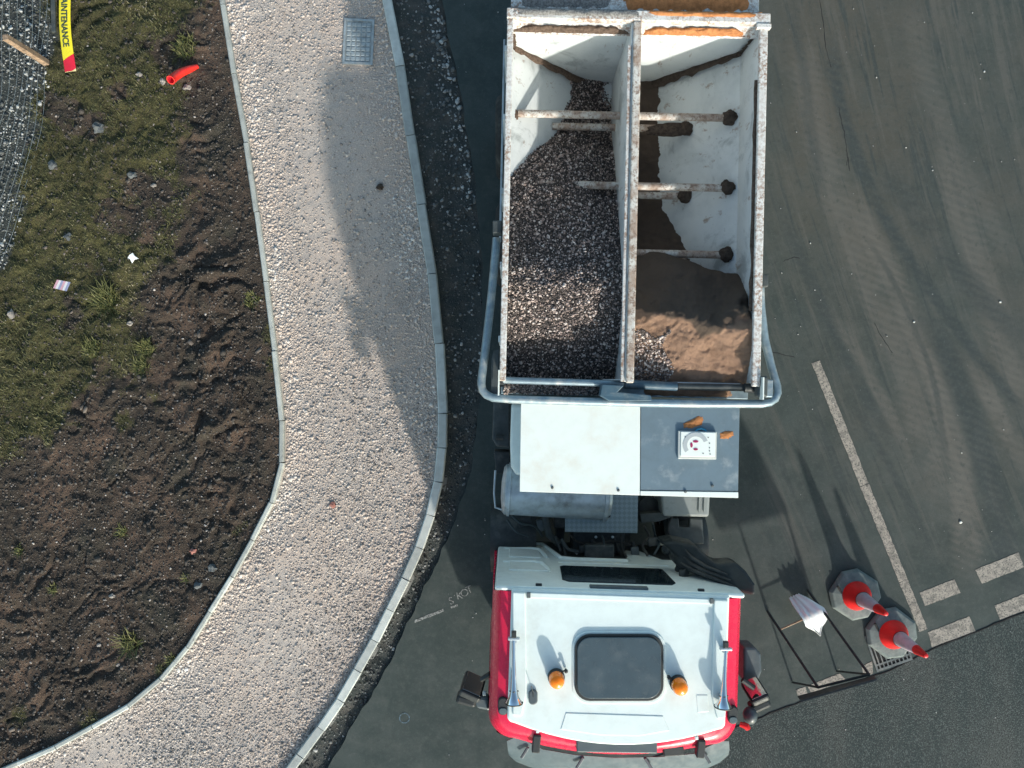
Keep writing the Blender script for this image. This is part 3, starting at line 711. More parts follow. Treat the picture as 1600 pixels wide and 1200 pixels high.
o = scatter_stones('soil_crumbs', np.stack([x, y, soil_z(x, y) + sz * .2], 1), sz, MT['soil_crumb'], np.where(sz > .02, .9, 1.0) * rng.random(len(x)) ** 1.3, cheap=False, label='crumbled brown topsoil and pebbles on the bank')
o['category'] = 'soil'
x, y = jitter(-7.2, -5.5, 1.2, 5.6, 0.03, lambda a, b: near_frame(a, b) & (a < xof(FENs, b) + .08), lambda a, b: 0.75 * grit_cover(a, b) + 0.02)
sz = rng.gamma(3.0, 0.0042, len(x)).clip(.005, .032)
o = scatter_stones('fence_gravel', np.stack([x, y, soil_z(x, y) + sz * .3], 1), sz, MT['verge_stone'], np.clip(rng.random(len(x)) ** 1.3 * (.35 + 1.35 * sstep(.38, .62, fbm(x * 2.6, y * 2.6, 311, 3))), 0, 1), label='grey and white stones beyond the wire fence')
o['category'] = 'gravel'
# grit thrown on the tar
n = 420; px_ = rng.uniform(700, 1600, n); py_ = rng.uniform(0, 1200, n); w_ = np.array([at(a, b)[:2] for a, b in zip(px_, py_)])
ok = w_[:, 0] > xof(TARs, w_[:, 1]) + .02; w_ = w_[ok]; sz = rng.gamma(2.0, 0.0022, len(w_)).clip(.002, .011)
o = scatter_stones('road_grit', np.stack([w_[:, 0], w_[:, 1], 0.006 + sz * .3], 1), sz, MT['pale_stone'], label='tiny loose stones scattered over the tarmac'); o['category'] = 'grit'

# --- grass
def blades(name, X, Y, Z, h, lean, mat, rnd, width=0.004, parent=None, origin=None):
    n = len(X); a = rng.uniform(0, 2 * math.pi, n); d = np.stack([np.cos(a), np.sin(a), np.zeros(n)], 1); s = np.stack([-np.sin(a), np.cos(a), np.zeros(n)], 1)
    B = np.stack([X, Y, Z], 1); up = np.array([0, 0, 1.0]); w = (width * rng.uniform(.6, 1.4, n))[:, None]; hh = h[:, None]; ll = (lean * h)[:, None]
    mid = B + up * hh * .6 + d * ll * .4; tip = B + up * hh * .85 + d * ll
    V = np.stack([B - s * w, B + s * w, mid - s * w * .75, mid + s * w * .75, tip], 1).reshape(-1, 3)
    k = (np.arange(n) * 5)[:, None, None]; T = (np.array([[0, 1, 3], [0, 3, 2], [2, 3, 4]])[None] + k).reshape(-1, 3)
    me = np_mesh(name, V, tris=T, attrs={'rnd': np.repeat(rnd, 5)})
    return link(me, name, mat, parent, origin=origin)
x, y = jitter(-7.2, -2.5, -5.6, 5.6, 0.017, lambda a, b: (a < xof(EDGs, b) - .03) & near_frame(a, b), lambda a, b: np.clip(sstep(.42, .75, grass_cover(a, b) + (fbm(a * 7, b * 7, 101) - .5) * 0.8) * (1 - grit_cover(a, b)), 0, .5))
low = sstep(at(0, 420).y, at(0, 560).y, y)
h = rng.uniform(.012, .045, len(x)) * (0.4 + 1.0 * fbm(x * 1.5, y * 1.5, 111) + .35 * low)
rn = np.clip(fbm(x * 1.6, y * 1.6, 121, 4) * 1.6 - 0.42 + .10 * low + rng.normal(0, .17, len(x)), 0, 1)
o = blades('grass', x, y, soil_z(x, y) - .004, h, rng.uniform(.4, 1.8, len(x)), MT['grass_blade'], rn, 0.0042)
tag(o, 'short mossy green grass over the upper bank', 'grass', kind='stuff')

# ================================================================== the lorry
TR = root('mixer_truck', (1.03, 0.0, 0.0), 'large red and white mixer lorry with open two-bay hopper parked on the tarmac', 'truck')
# ---- hopper frame: u to the right, v to the rear (up in the picture)
TH = R(1.25); HO = at(782, 592, 3.2); HU = Vector((math.cos(TH), -math.sin(TH), 0)); HV = Vector((math.sin(TH), math.cos(TH), 0))
def hp(u, v, z): p = HO + HU * u + HV * v; return Vector((p.x, p.y, z))
HW, HL, ZR = 2.43, 3.47, 3.2
def hbox(mb, u0, u1, v0, v1, z0, z1, mi=0):
    q = [(u0, v0), (u1, v0), (u1, v1), (u0, v1)]
    return mb.rings([[hp(u, v, z0) for u, v in q], [hp(u, v, z1) for u, v in q]], mi=mi)
def hpart(name, mat, *boxes, parent=None, bevel=0.006):
    m = MB()
    for b in boxes: hbox(m, *b)
    return m.build(name, MT[mat], parent or TR, bevel=bevel)
T = 0.045
hop = hpart('hopper', 'hopper_white', (T, HW - T, HL - .08, HL - .035, 1.2, ZR - .09))          # rear wall
hpart('side_wall', 'hopper_white', (0, T, 0.012, HL - .082, 2.35, ZR - .05), parent=hop)
hpart('side_wall', 'hopper_white', (HW - T, HW, 0.012, HL - .082, 2.35, ZR - .05), parent=hop)
hpart('front_wall', 'hopper_white', (T, HW - T, -.03, .01, 1.2, 2.90), parent=hop)
# rims
hpart('rim', 'rim_white', (-.010, .050, -.02, HL - .085, ZR - .05, ZR), parent=hop, bevel=.01)
hpart('rim', 'rim_white', (HW - .066, HW + .012, -.02, HL - .085, ZR - .05, ZR), parent=hop, bevel=.01)
hpart('rim', 'rim_white', (-.015, HW + .03, HL - .083, HL + .015, ZR - .08, ZR + .012), parent=hop, bevel=.01)
hpart('rim_bracket', 'rim_white', (HW - .1, HW + .035, HL - .13, HL - .086, ZR - .04, ZR + .022), parent=hop)
# sloping floors
def plate(name, pts, th=.012, mat='hopper_white', parent=None):
    return MB().slab([hp(*p) for p in pts], th).build(name, MT[mat], parent or hop)
v0, v1 = .012, HL - .082
BZ = 1.6; LB0, LB1, RB0, RB1 = .86, 1.16, 1.27, 1.60
plate('slope_plate', [(T, v0, 2.47), (LB0, v0, BZ), (LB0, v1, BZ), (T, v1, 2.47)])
plate('slope_plate', [(RB1, v0, BZ), (HW - T, v0, 2.47), (HW - T, v1, 2.47), (RB1, v1, BZ)])
plate('hopper_floor', [(LB0, v0, BZ - .002), (RB1, v0, BZ - .002), (RB1, v1, BZ - .002), (LB0, v1, BZ - .002)], .02)
div = hpart('divider', 'hopper_white', (1.165, 1.215, .0, HL - .083, BZ, ZR - .03), parent=hop)
hpart('divider_cap', 'tube_rust', (1.178, 1.252, -.012, HL - .085, ZR - .028, ZR + .015), parent=hop, bevel=.012)
hpart('divider_lip', 'rim_white', (1.132, 1.163, .0, HL - .3, ZR - .06, ZR - .02), parent=hop, bevel=.005)
# foot of the divider, a triangular gusset at the front end
plate('gusset', [(1.0, .012, 2.86), (1.163, .012, 2.86), (1.163, .012, 3.1), (1.15, .012, 3.1)], .01)
# corner ledge along the rear wall, inside
plate('rear_ledge', [(T, HL - .16, ZR - .16), (HW - T, HL - .16, ZR - .16), (HW - T, HL - .082, ZR - .10), (T, HL - .082, ZR - .10)], .008, 'rim_white')
# weld seam line where the right wall folds
# cross tubes, two levels
for i, vy in enumerate((2.776, 2.050, 1.358)):
    vv = (Vector((1.2, vy, 0)) - HO).dot(HV)
    for lvl, z in enumerate((2.40, 2.0)):
        uw = T if z > 2.45 else T + (LB0 - T) * (2.47 - z) / (2.47 - BZ)
        ur = HW - T - (HW - T - RB1) * (2.47 - z) / (2.47 - BZ)
        a = MB(); a.tube([hp(uw, vv, z), hp(1.165, vv, z)], .040, 12); a.build('cross_tube', MT['tube_rust'], hop, smooth=True)
        a = MB(); a.tube([hp(1.215, vv, z), hp(ur, vv, z)], .040, 12); a.build('cross_tube', MT['tube_rust'], hop, smooth=True)
        # mud caked round the right-hand ends
        if i < 2 or lvl == 0:
            p = hp(ur - .03, vv, z + .03)
            MB().blob(p, (.075, .075, .05), .35, 5, 3, i * 3.1 + lvl).build('caked_mud', MT['mud'], hop, smooth=True, sharp=80)
            if lvl == 1 and i == 0:
                MB().blob(hp(ur - .22, vv - .02, z + .02), (.26, .07, .05), .4, 6, 3, 8.8).build('caked_mud', MT['mud'], hop, smooth=True, sharp=80)
p = hp(T + .03, (Vector((1.2, 2.776, 0)) - HO).dot(HV) - .02, 2.40)
MB().blob(p, (.045, .07, .04), .4, 6, 3, 1.3).build('caked_mud', MT['grit_brown'], hop, smooth=True, sharp=80)
# grit lying in the corner creases
def crease(a, b, w0, w1, mat, seed):
    a, b = Vector(a), Vector(b); n = 26; rs = []; t = (b - a).normalized(); side = t.cross(Vector((0, 0, 1))).normalized()
    for i in range(n):
        k = i / (n - 1); c = a.lerp(b, k); w = (w0 + (w1 - w0) * k) * (0.7 + 0.6 * mnoise.noise(Vector((k * 9, seed, 0))) + 0.35 * mnoise.noise(Vector((k * 30, seed, 4))))
        w = max(w, .008); off = side * (mnoise.noise(Vector((k * 7, seed, 9))) * .02)
        rs.append([c + off - side * w, c + off - side * w * .4 + Vector((0, 0, w * .5)), c + off + side * w * .4 + Vector((0, 0, w * .5)), c + off + side * w, c + off + Vector((0, 0, -w))])
    MB().rings(rs).build('caked_grit', MT[mat], hop, smooth=True, sharp=80)
crease(hp(T + .02, HL - .1, 2.55) + Vector((0, 0, .0)), hp(LB0, HL - .11, BZ + .05), .05, .075, 'grit_brown', 1.0)
crease(hp(T + .01, HL - .12, 3.0), hp(T + .02, HL - .1, 2.5), .02, .03, 'grit_brown', 5.0)
crease(hp(HW - T - .02, HL - .1, 2.55), hp(RB1, HL - .11, BZ + .05), .045, .09, 'mud', 2.0)
crease(hp(HW - T - .015, HL - .12, 3.02), hp(HW - T - .02, HL - .1, 2.5), .03, .05, 'mud', 6.0)
# sand and dust spilt on the rear beam and ledge
def mound(mb, u0, u1, v0, v1, z, th, seed, nu=60, nv=8):
    vs = []; 
    for j in range(nv + 1):
        for i in range(nu + 1):
            a, b = i / nu, j / nv; e = min(a, 1 - a, 1) * 7; f = min(b, 1 - b) * 3.2
            k = min(1, e) * min(1, f); nz = mnoise.noise(Vector((a * (u1 - u0) * 14, b * 2.2, seed))) * .55 + mnoise.noise(Vector((a * (u1 - u0) * 40, b * 5, seed + 5))) * .3
            vs.append(hp(u0 + (u1 - u0) * a, v0 + (v1 - v0) * b, z + th * (k * 1.1 - .42 + nz * .8)))
    fs = [(j * (nu + 1) + i, j * (nu + 1) + i + 1, (j + 1) * (nu + 1) + i + 1, (j + 1) * (nu + 1) + i) for j in range(nv) for i in range(nu)]
    return mb.add(vs, fs)
mound(MB(), 1.27, HW - .05, HL - .04, HL + .02, ZR + .012, .02, 1.0).build('sand_spill', MT['sand_orange'], hop, smooth=True, sharp=80)
mound(MB(), 1.27, HW - .16, HL - .15, HL - .075, ZR - .12, .05, 2.0).build('sand_spill', MT['sand_orange'], hop, smooth=True, sharp=80)
mound(MB(), .05, 1.15, HL - .15, HL - .075, ZR - .125, .045, 3.0).build('grit_spill', MT['grit_brown'], hop, smooth=True, sharp=80)
mound(MB(), .0, 1.3, HL - .06, HL + .02, ZR + .012, .018, 4.0).build('grit_spill', MT['grit_grey'], hop, smooth=True, sharp=80)
hpart('rear_deck', 'rim_white', (0.02, HW - .05, HL + .018, HL + .9, 2.95, 3.1))
mound(MB(), 1.0, HW - .08, HL + .03, HL + .35, 3.10, .03, 6.0).build('sand_spill', MT['sand_orange'], TR, smooth=True, sharp=80)
mound(MB(), .05, 1.0, HL + .03, HL + .35, 3.10, .02, 7.0).build('grit_spill', MT['grit_grey'], TR, smooth=True, sharp=80)
# dirt film on the right rim's inner face: caked strip
crease(hp(HW - T - .012, 2.9, 3.08), hp(HW - T - .012, .7, 3.08), .024, .034, 'grit_brown', 12.0)
# outer ribs of the body and lower body box
for vv in (.35, 1.05, 1.75, 2.45, 3.1):
    hpart('body_rib', 'hopper_white', (-.03, -.001, vv, vv + .06, 2.3, ZR - .06), parent=hop); hpart('body_rib', 'hopper_white', (HW + .001, HW + .03, vv, vv + .06, 2.3, ZR - .06), parent=hop)
hpart('side_rail', 'steel', (-.055, -.034, 1.4, HL, 2.5, 2.53)); hpart('side_rail', 'steel', (HW + .034, HW + .055, 1.4, HL, 2.5, 2.53))
m = MB()
m.rings([[hp(u, v, z) for u, v in ((uu0, .05), (uu1, .05), (uu1, HL - .1), (uu0, HL - .1))] for uu0, uu1, z in ((.72, 1.74, 1.0), (.72, 1.74, BZ - .03))]).build('hopper_underbody', MT['guard'], TR)

# front ledge of the body, with the cover roll
hpart('front_ledge', 'rail_paint', (.0, HW, -.145, -.032, 2.78, 2.84), parent=hop)
MB().tube([at(786, 594, 2.97), at(900, 597.5, 2.97), at(975, 600, 2.97)], .034, 12).build('front_bar', MT['rail_paint'], hop, smooth=True)
MB().tube([at(976, 600, 2.98), at(1058, 604, 2.98)], [.045, .043], 12).build('cover_roll', MT['tarp_blue'], hop, smooth=True)
MB().tube([at(1059, 604, 2.95), at(1165, 606, 2.95)], [.034, .034], 12).build('front_bar', MT['guard'], hop, smooth=True)
m = MB(); m.slab([at(938, 600, 3.03), at(935, 618, 3.03), at(950, 626, 3.03), at(1015, 626, 3.02), at(1013, 617, 3.02), at(962, 612, 3.03), at(972, 602, 3.03)][::-1], .14)
m.build('motor_box', MT['tarp_blue'], hop, bevel=.008)
MB().box(at(962, 611, 3.04), (.055, .03, .02)).build('motor_box_plate', MT['panel_white'], hop)
MB().box(at(1004, 622, 3.03), (.07, .025, .02)).build('motor_box_plate', MT['panel_white'], hop)
# U-shaped cover rail
def arc_path(pts, z): return [at(a, b, c if c else z) for a, b, c in pts]
RP = [(776, 372, 2.94), (772, 420, 2.96), (766, 480, 2.90), (759, 540, 2.95), (753, 588, 2.98), (752, 600, 2.99), (754, 610, 3.00), (760, 617, 3.01), (770, 621.5, 3.01), (800, 624, 3.01), (900, 627, 3.01), (1000, 629.5, 3.01), (1100, 631, 3.01), (1190, 631, 3.01),
      (1203, 628.5, 3.01), (1211, 623, 3.00), (1215, 614, 2.99), (1214, 604, 2.98), (1205, 572, 2.94), (1195, 530, 2.88), (1189, 480, 2.94), (1188, 450, 2.94)]
MB().tube(arc_path(RP, 3.2), .040, 14).build('cover_rail', MT['rail_paint'], TR, smooth=True)
m = MB(); m.box(at(777, 357, 3.04), (.085, .12, .18)); m.build('rail_pivot', MT['guard'], TR, bevel=.01)
m = MB(); m.box(at(1192, 440, 2.95), (.06, .12, .16)); m.build('rail_pivot', MT['guard'], TR, bevel=.01)
m = MB(); m.slab([at(771, 548, 3.0), at(768, 560, 3.0), at(767, 618, 3.0), at(778, 619, 3.0), at(780, 546, 3.0)], .06); m.build('rail_bracket', MT['guard'], TR, bevel=.006)
MB().box(at(779.5, 598, 3.16), (.012, .24, .16), -TH).build('bracket_plate', MT['panel_white'], TR)
m = MB(); m.box(at(1189, 604, 3.10), (.10, .2, .12), -TH); m.build('rail_bracket', MT['guard'], TR, bevel=.02)
MB().box(at(1190.5, 607, 3.2), (.012, .21, .1), -TH).build('bracket_plate', MT['panel_white'], TR)
m = MB(); m.tube([at(1163, 606, 3.0), at(1190, 607, 3.0)], .045, 12); m.build('roller_bearing', MT['chassis'], TR, smooth=True)
m = MB(); m.tube([at(773, 597, 2.95), at(787, 597, 2.95)], .045, 12); m.build('roller_bearing', MT['chassis'], TR, smooth=True)
MB().box(at(1199, 607, 3.02), (.08, .17, .1), -TH).build('winch', MT['rail_paint'], TR, bevel=.012)

# ---- power pack housing between hopper and cab
def pxpoly(pts, z): return [(at(a, b, z).x, at(a, b, z).y) for a, b in pts]
box = MB().prism(pxpoly([(818, 632), (1150, 640), (1148, 770), (817, 764)], 3.0), 1.75, 2.965).build('power_pack', MT['panel_white'], TR, bevel=.01)
lid = MB().prism(pxpoly([(814, 625), (1000.3, 629), (999.6, 774), (812, 768)], 3.0), 2.967, 3.0).build('lid', MT['panel_white'], box, bevel=.004)
lid2 = MB().prism(pxpoly([(1001.3, 629), (1156, 634), (1153.5, 767.5), (1000.8, 765.5)], 3.0), 2.967, 2.996).build('lid', MT['panel_blue'], box, bevel=.004)
MB().prism(pxpoly([(1000.6, 767), (1153.5, 769), (1153.5, 778), (1000.6, 774)], 3.0), 2.96, 3.003).build('lid_edge', MT['panel_white'], box, bevel=.003)
MB().prism(pxpoly([(799, 632), (822, 632), (822, 742), (806, 742), (798, 728), (797, 690)], 2.4), 1.7, 2.45).build('side_fairing', MT['white_paint'], box, bevel=.03, seg=3)
for a, b in ((863, 762), (966, 766), (1071, 768), (1113, 759)):
    MB().lathe([(.014, 0), (.014, .006), (.008, .012)], at(a, b, 3.001), seg=10).build('bolt', MT['iron'], box)
def stain(pts, z, seed, mat):
    c = Vector((0, 0, 0)); P = [at(a, b, z) for a, b in pts]
    for q in P: c += q
    c /= len(P); n = 48; vs = [c + Vector((0, 0, .012))]; rr = []
    for k in (.55, 1.0):
        for i in range(n):
            s = i / n * len(P); a = P[int(s) % len(P)].lerp(P[(int(s) + 1) % len(P)], s - int(s)); q = c.lerp(a, k * (0.93 + .22 * mnoise.noise(Vector((i * .55, seed, k)))))
            vs.append(Vector((q.x, q.y, z + (.009 if k < 1 else .0005))))
    fs = [(0, 1 + i, 1 + (i + 1) % n) for i in range(n)] + [(1 + i, 1 + n + i, 1 + n + (i + 1) % n, 1 + (i + 1) % n) for i in range(n)]
    return MB().add(vs, fs).build('sand_spill', MT[mat], box, smooth=True, sharp=80)
stain([(1066, 662), (1082, 655), (1092, 649), (1100, 652), (1098, 664), (1080, 670), (1068, 669)], 2.997, 1.0, 'sand_orange')
stain([(1124, 677), (1134, 673), (1146, 674), (1147, 680), (1138, 686), (1125, 686)], 2.997, 2.0, 'sand_orange')
# instrument box on the blue lid
ib = MB().prism(pxpoly([(1060, 673), (1120, 675), (1119.5, 718), (1059.5, 717)], 3.03), 2.997, 3.03).build('instrument_box', MT['tank_plastic'], TR, bevel=.006)
MB().prism(pxpoly([(1064, 674.5), (1118, 676), (1117.5, 714), (1063.5, 713)], 3.042), 3.031, 3.042).build('faceplate', MT['panel_white'], ib, bevel=.003)
dc = at(1087, 695.5, 3.044)
def arc_band(c, r0, r1, a0, a1, z, n=28, th=.003):
    i = [(c.x + r0 * math.cos(R(a0 + (a1 - a0) * k / n)), c.y + r0 * math.sin(R(a0 + (a1 - a0) * k / n))) for k in range(n + 1)]
    o = [(c.x + r1 * math.cos(R(a0 + (a1 - a0) * k / n)), c.y + r1 * math.sin(R(a0 + (a1 - a0) * k / n))) for k in range(n + 1)]
    m = MB()
    for k in range(n): m.prism([i[k], o[k], o[k + 1], i[k + 1]], z, z + th)
    return m
arc_band(dc, .082, .122, 20, 215, 3.0425).build('dial_ring', MT['dial_grey'], ib)
for dx, dy, rx, ry in ((.0, .035, .026, .012), (-.04, .0, .012, .024), (.0, -.04, .022, .011)):
    MB().prism([(dc.x + dx + rx * math.cos(k / 16 * 6.283), dc.y + dy + ry * math.sin(k / 16 * 6.283)) for k in range(16)], 3.0427, 3.0455).build('dial_mark', MT['magenta'], ib)
for a, b in ((1072, 683), (1080, 678.5), (1097, 679), (1108, 684), (1069, 693), (1110, 693), (1110, 700), (1110, 705), (1111, 710), (1073, 703), (1100, 709)):
    MB().prism([(at(a, b, 3.08).x + .006 * math.cos(k / 8 * 6.283), at(a, b, 3.08).y + .006 * math.sin(k / 8 * 6.283)) for k in range(8)], 3.0427, 3.045).build('dial_dot', MT['iron'], ib)
MB().tube([at(1086, 675, 3.015), at(1090, 671, 3.015), at(1096, 670, 3.015), at(1102, 672, 3.015), at(1104, 676, 3.015)], .01, 8).build('hose', MT['hose_blue'], ib, smooth=True)

# ---- tank, steps and clutter behind the cab
ta, tb = at(786, 764, 1.62), at(953, 774, 1.62); tx = (tb - ta).normalized(); L = (tb - ta).length
tank = MB().lathe([(.10, -.02), (.25, 0), (.285, .03), (.285, L - .03), (.26, L), (.08, L + .01)], ta, tx, 32).build('air_tank', MT['steel'], TR, smooth=True)
for s in (.05, L - .08):
    MB().lathe([(.288, s), (.302, s + .003), (.302, s + .035), (.288, s + .038)], ta, tx, 32, caps=(False, False)).build('strap', MT['steel'], tank, smooth=True)
MB().tube([at(790, 790, 1.5), at(860, 798, 1.5), at(952, 811, 1.5)], [(.028, .028)] * 3, 8).build('tank_cradle', MT['guard'], tank, smooth=True)
MB().tube([at(774, 735, 1.45), at(772, 770, 1.45), at(774, 793, 1.45), at(790, 798, 1.45), at(956, 814, 1.45)], .012, 8).build('cradle_rod', MT['steel'], tank, smooth=True)
MB().box(at(947, 786, 1.72), (.10, .30, .16), -R(4)).build('tank_end_box', MT['chassis'], tank, bevel=.01)
MB().prism(pxpoly([(883, 770), (997, 772), (996, 833), (883, 831)], 1.55), 1.53, 1.55).build('step_plate', MT['checker_plate'], TR)
wt = MB().prism(pxpoly([(1032, 770), (1110, 772), (1108, 808), (1036, 807)], 1.5), .95, 1.5).build('water_tank', MT['tank_shaded'], TR, bevel=.03, seg=3)
for px in (1093, 1101): MB().tube([at(px, 772, 1.515), at(px - 1, 800, 1.515)], .008, 6).build('tank_rib', MT['tank_shaded'], wt)
MB().prism(pxpoly([(1000, 803), (1036, 800), (1060, 804), (1030, 815), (1002, 818)], 1.4), 1.2, 1.4).build('chassis_bracket', MT['guard'], TR, bevel=.01)
MB().lathe([(.10, 0), (.12, .02), (.12, .1), (.05, .11)], at(1012, 790, 1.15), seg=18).build('valve_housing', MT['chassis'], TR, smooth=True)
# second-axle guards: left and right
def guard(px0, px1, py0, py1, z, name='mudguard', mat='guard'):
    y0, y1 = at(0, py1, z).y, at(0, py0, z).y; x0, x1 = at(px0, 0, z).x, at(px1, 0, z).x; n = 12; rs = []
    for i in range(n + 1):
        k = i / n; a = math.pi * (0.08 + .84 * k); yy = (y0 + y1) / 2 - math.cos(a) * (y1 - y0) / 2; zz = z - .42 + .42 * math.sin(a)
        rs.append([(x0, yy, zz - .02), (x1, yy, zz - .02), (x1, yy, zz), (x0, yy, zz)])
    return MB().rings(rs).build(name, MT[mat], TR, smooth=True)
guard(766, 838, 792, 905, 1.18, mat='chassis'); guard(1040, 1108, 806, 905, 1.18)
MB().prism(pxpoly([(1044, 808), (1060, 809), (1061, 822), (1076, 823), (1077, 809), (1097, 810), (1100, 850), (1042, 850)], 1.25), 1.19, 1.27).build('guard_cover', MT['guard'], TR, bevel=.015)
MB().prism(pxpoly([(771, 626), (797, 627), (797, 700), (776, 698), (769, 686)], 1.3), .7, 1.3).build('side_locker', MT['guard'], TR, bevel=.02)
MB().tube([at(775, 683, 1.34), at(786, 684, 1.34)], .03, 10).build('locker_latch', MT['chassis'], TR, smooth=True)
MB().prism(pxpoly([(772, 705), (797, 706), (797, 742), (775, 740)], 1.2), .8, 1.2).build('side_locker', MT['chassis'], TR, bevel=.01)
MB().prism(pxpoly([(1122, 640), (1142, 640), (1140, 760), (1122, 760)], 1.2), .7, 1.2).build('side_locker', MT['guard'], TR, bevel=.02)
# chassis rails, gearbox, pipes
for xx in (.62, 1.42):
    MB().box((xx, -.1, .85), (.09, 7.4, .26), -TH).build('chassis_rail', MT['chassis'], TR)
MB().box((1.02, -1.75, 1.02), (.62, .75, .5)).build('gearbox', MT['chassis'], TR, bevel=.05)
MB().box((.62, -1.55, 1.1), (.26, .3, .3)).build('battery_box', MT['chassis'], TR, bevel=.02)
MB().box((1.0, -1.93, 1.45), (.34, .18, .10)).build('cab_mount', MT['guard'], TR, bevel=.02)
for k, (a, b, z) in enumerate(((868, 838, 1.35), (925, 843, 1.3), (958, 838, 1.32), (988, 846, 1.3))):
    MB().tube([at(a, b, z), at(a + 8, b + 22, z + .04), at(a + 20, b + 40, z - .1)], .018 + .006 * (k % 2), 8).build('pipe', MT['chassis'], TR, smooth=True)
MB().tube([at(852, 806, 1.3), at(858, 835, 1.3), at(872, 848, 1.25)], .045, 10).build('pipe', MT['guard'], TR, smooth=True)
MB().tube([at(926, 855, 1.4), at(926, 868, 1.4)], .012, 8).build('dipstick', MT['steel'], TR, smooth=True)
for a, b in ((931, 839), (957, 839), (901, 864)):
    MB().lathe([(.016, 0), (.016, .015), (.01, .02)], at(a, b, 1.33), seg=10).build('bolt', MT['steel'], TR)
# hoses and cables slung between chassis and cab
for k, (pts, r_, mt) in enumerate((
    ([(1006, 822, 1.45), (1014, 838, 1.30), (1004, 852, 1.42), (1012, 868, 1.5)], .016, 'rubber'), ([(1020, 818, 1.45), (1024, 838, 1.25), (1030, 850, 1.4), (1022, 866, 1.5)], .014, 'hose_dark'),
    ([(890, 836, 1.5), (905, 848, 1.35), (930, 850, 1.42), (960, 846, 1.4), (985, 852, 1.45)], .013, 'rubber'), ([(878, 842, 1.4), (888, 858, 1.45), (905, 862, 1.5)], .02, 'guard'),
    ([(800, 806, 1.30), (815, 818, 1.34), (835, 822, 1.32), (848, 838, 1.25)], .014, 'hose_dark'), ([(792, 812, 1.28), (806, 830, 1.32), (826, 838, 1.3)], .012, 'hose_dark'),
    ([(1050, 806, 1.36), (1044, 824, 1.38), (1050, 846, 1.40), (1062, 858, 1.5)], .015, 'rubber'), ([(940, 836, 1.52), (944, 850, 1.48), (938, 868, 1.5)], .011, 'hose_dark'),
    ([(970, 836, 1.52), (972, 856, 1.46), (980, 872, 1.5)], .012, 'rubber'), ([(868, 846, 1.36), (880, 850, 1.38), (884, 870, 1.45)], .017, 'chassis'))):
    Q = smooth_curve(np.array([at(*p)[:] for p in pts]), 5); MB().tube([tuple(q) for q in Q], r_, 8).build('hose', MT[mt], TR, smooth=True)
for k, (a, b, z, w, h_) in enumerate(((912, 858, 1.40, .10, .08), (944, 860, 1.36, .14, .1), (992, 862, 1.38, .09, .12), (1020, 846, 1.28, .12, .1), (820, 815, 1.26, .16, .1), (846, 820, 1.2, .1, .14))):
    MB().box(at(a, b, z), (w, h_, .06), R(3 * k)).build('valve_block', MT[('guard', 'chassis', 'steel_dark')[k % 3]], TR, bevel=.008)
# wheels
def wheel(x, y, wdt=.30):
    t = MB().lathe([(.28, -wdt / 2), (.46, -wdt / 2), (.50, -wdt / 2 + .03), (.52, -wdt / 2 + .06), (.52, wdt / 2 - .06), (.50, wdt / 2 - .03), (.46, wdt / 2), (.28, wdt / 2)], (x, y, .52), (1, 0, 0), 36, caps=(False, False)).build('wheel', MT['rubber'], TR, smooth=True)
    MB().lathe([(.29, -wdt / 2 + .03), (.27, -.05), (.14, -.03), (.12, -.09), (.05, -.1), (.05, .1), (.12, .09), (.14, .03), (.27, .05), (.29, wdt / 2 - .03)], (x, y, .52), (1, 0, 0), 24).build('rim', MT['steel'], t, smooth=True)
for yy in (-3.05, -1.5, 1.75, 3.1):
    for xx in (.05, 2.0): wheel(xx - yy * -0.0, yy, .32 if yy < 0 else .5)
    MB().tube([(.2, yy, .52), (1.85, yy, .52)], .09, 12).build('axle', MT['chassis'], TR, smooth=True)

# ---- cab: a to the right, b to the front (down in the picture)
TC = R(1.9); CO = at(768, 924, 3.1); CA = Vector((math.cos(TC), -math.sin(TC), 0)); CB = Vector((-math.sin(TC), -math.cos(TC), 0))
def cp(a, b, z): p = CO + CA * a + CB * b; return Vector((p.x, p.y, z))
def ab(px, py, z): d = at(px, py, z) - CO; return d.dot(CA), d.dot(CB)
W = 2.45
def outline(a0, a1, b0, b1, bow, rc, n=8):
    """closed ring: rear left, front left corner, bowed front, front right corner, rear right"""
    def fb(a): t = (2 * (a - a0) / (a1 - a0) - 1); return b1 - bow * t * t
    pts = [(a0, b0), (a0, b0 + (b1 - b0) * .3), (a0, b0 + (b1 - b0) * .55)]
    for i in range(n + 1):
        t = i / n * math.pi / 2; a = a0 + rc * (1 - math.cos(t * 1.0)) ; lim = fb(a0 + rc)
        pts.append((a0 + rc * (1 - math.sin(math.pi / 2 - t)), lim - rc + rc * math.sin(t)))
    for i in range(1, 12): a = a0 + rc + (a1 - a0 - 2 * rc) * i / 12; pts.append((a, fb(a)))
    R_ = [(a0 + a1 - p[0], p[1]) for p in pts[:3 + n + 1]][::-1]
    return pts + R_
SEC = [(.55, -.0, W + .0, 0, 1.86, .10, .12), (1.2, -.01, W + .01, 0, 1.86, .12, .14), (1.65, 0, W, 0, 1.83, .14, .16), (2.2, .0, W, 0, 1.76, .17, .2), (2.62, .005, W - .005, 0, 1.69, .19, .22),
       (2.85, .02, W - .02, 0, 1.62, .2, .24), (2.98, .045, W - .045, 0, 1.55, .2, .25), (3.05, .09, W - .09, 0, 1.50, .2, .26), (3.075, .16, W - .16, 0, 1.46, .2, .27)]
cab = MB()
cab.rings([[cp(a, b, z) for a, b in outline(a0, a1, b0, b1, bow, rc)] for z, a0, a1, b0, b1, bow, rc in SEC])
cab = cab.build('cab', MT['red_paint'], TR, smooth=True, sharp=30)
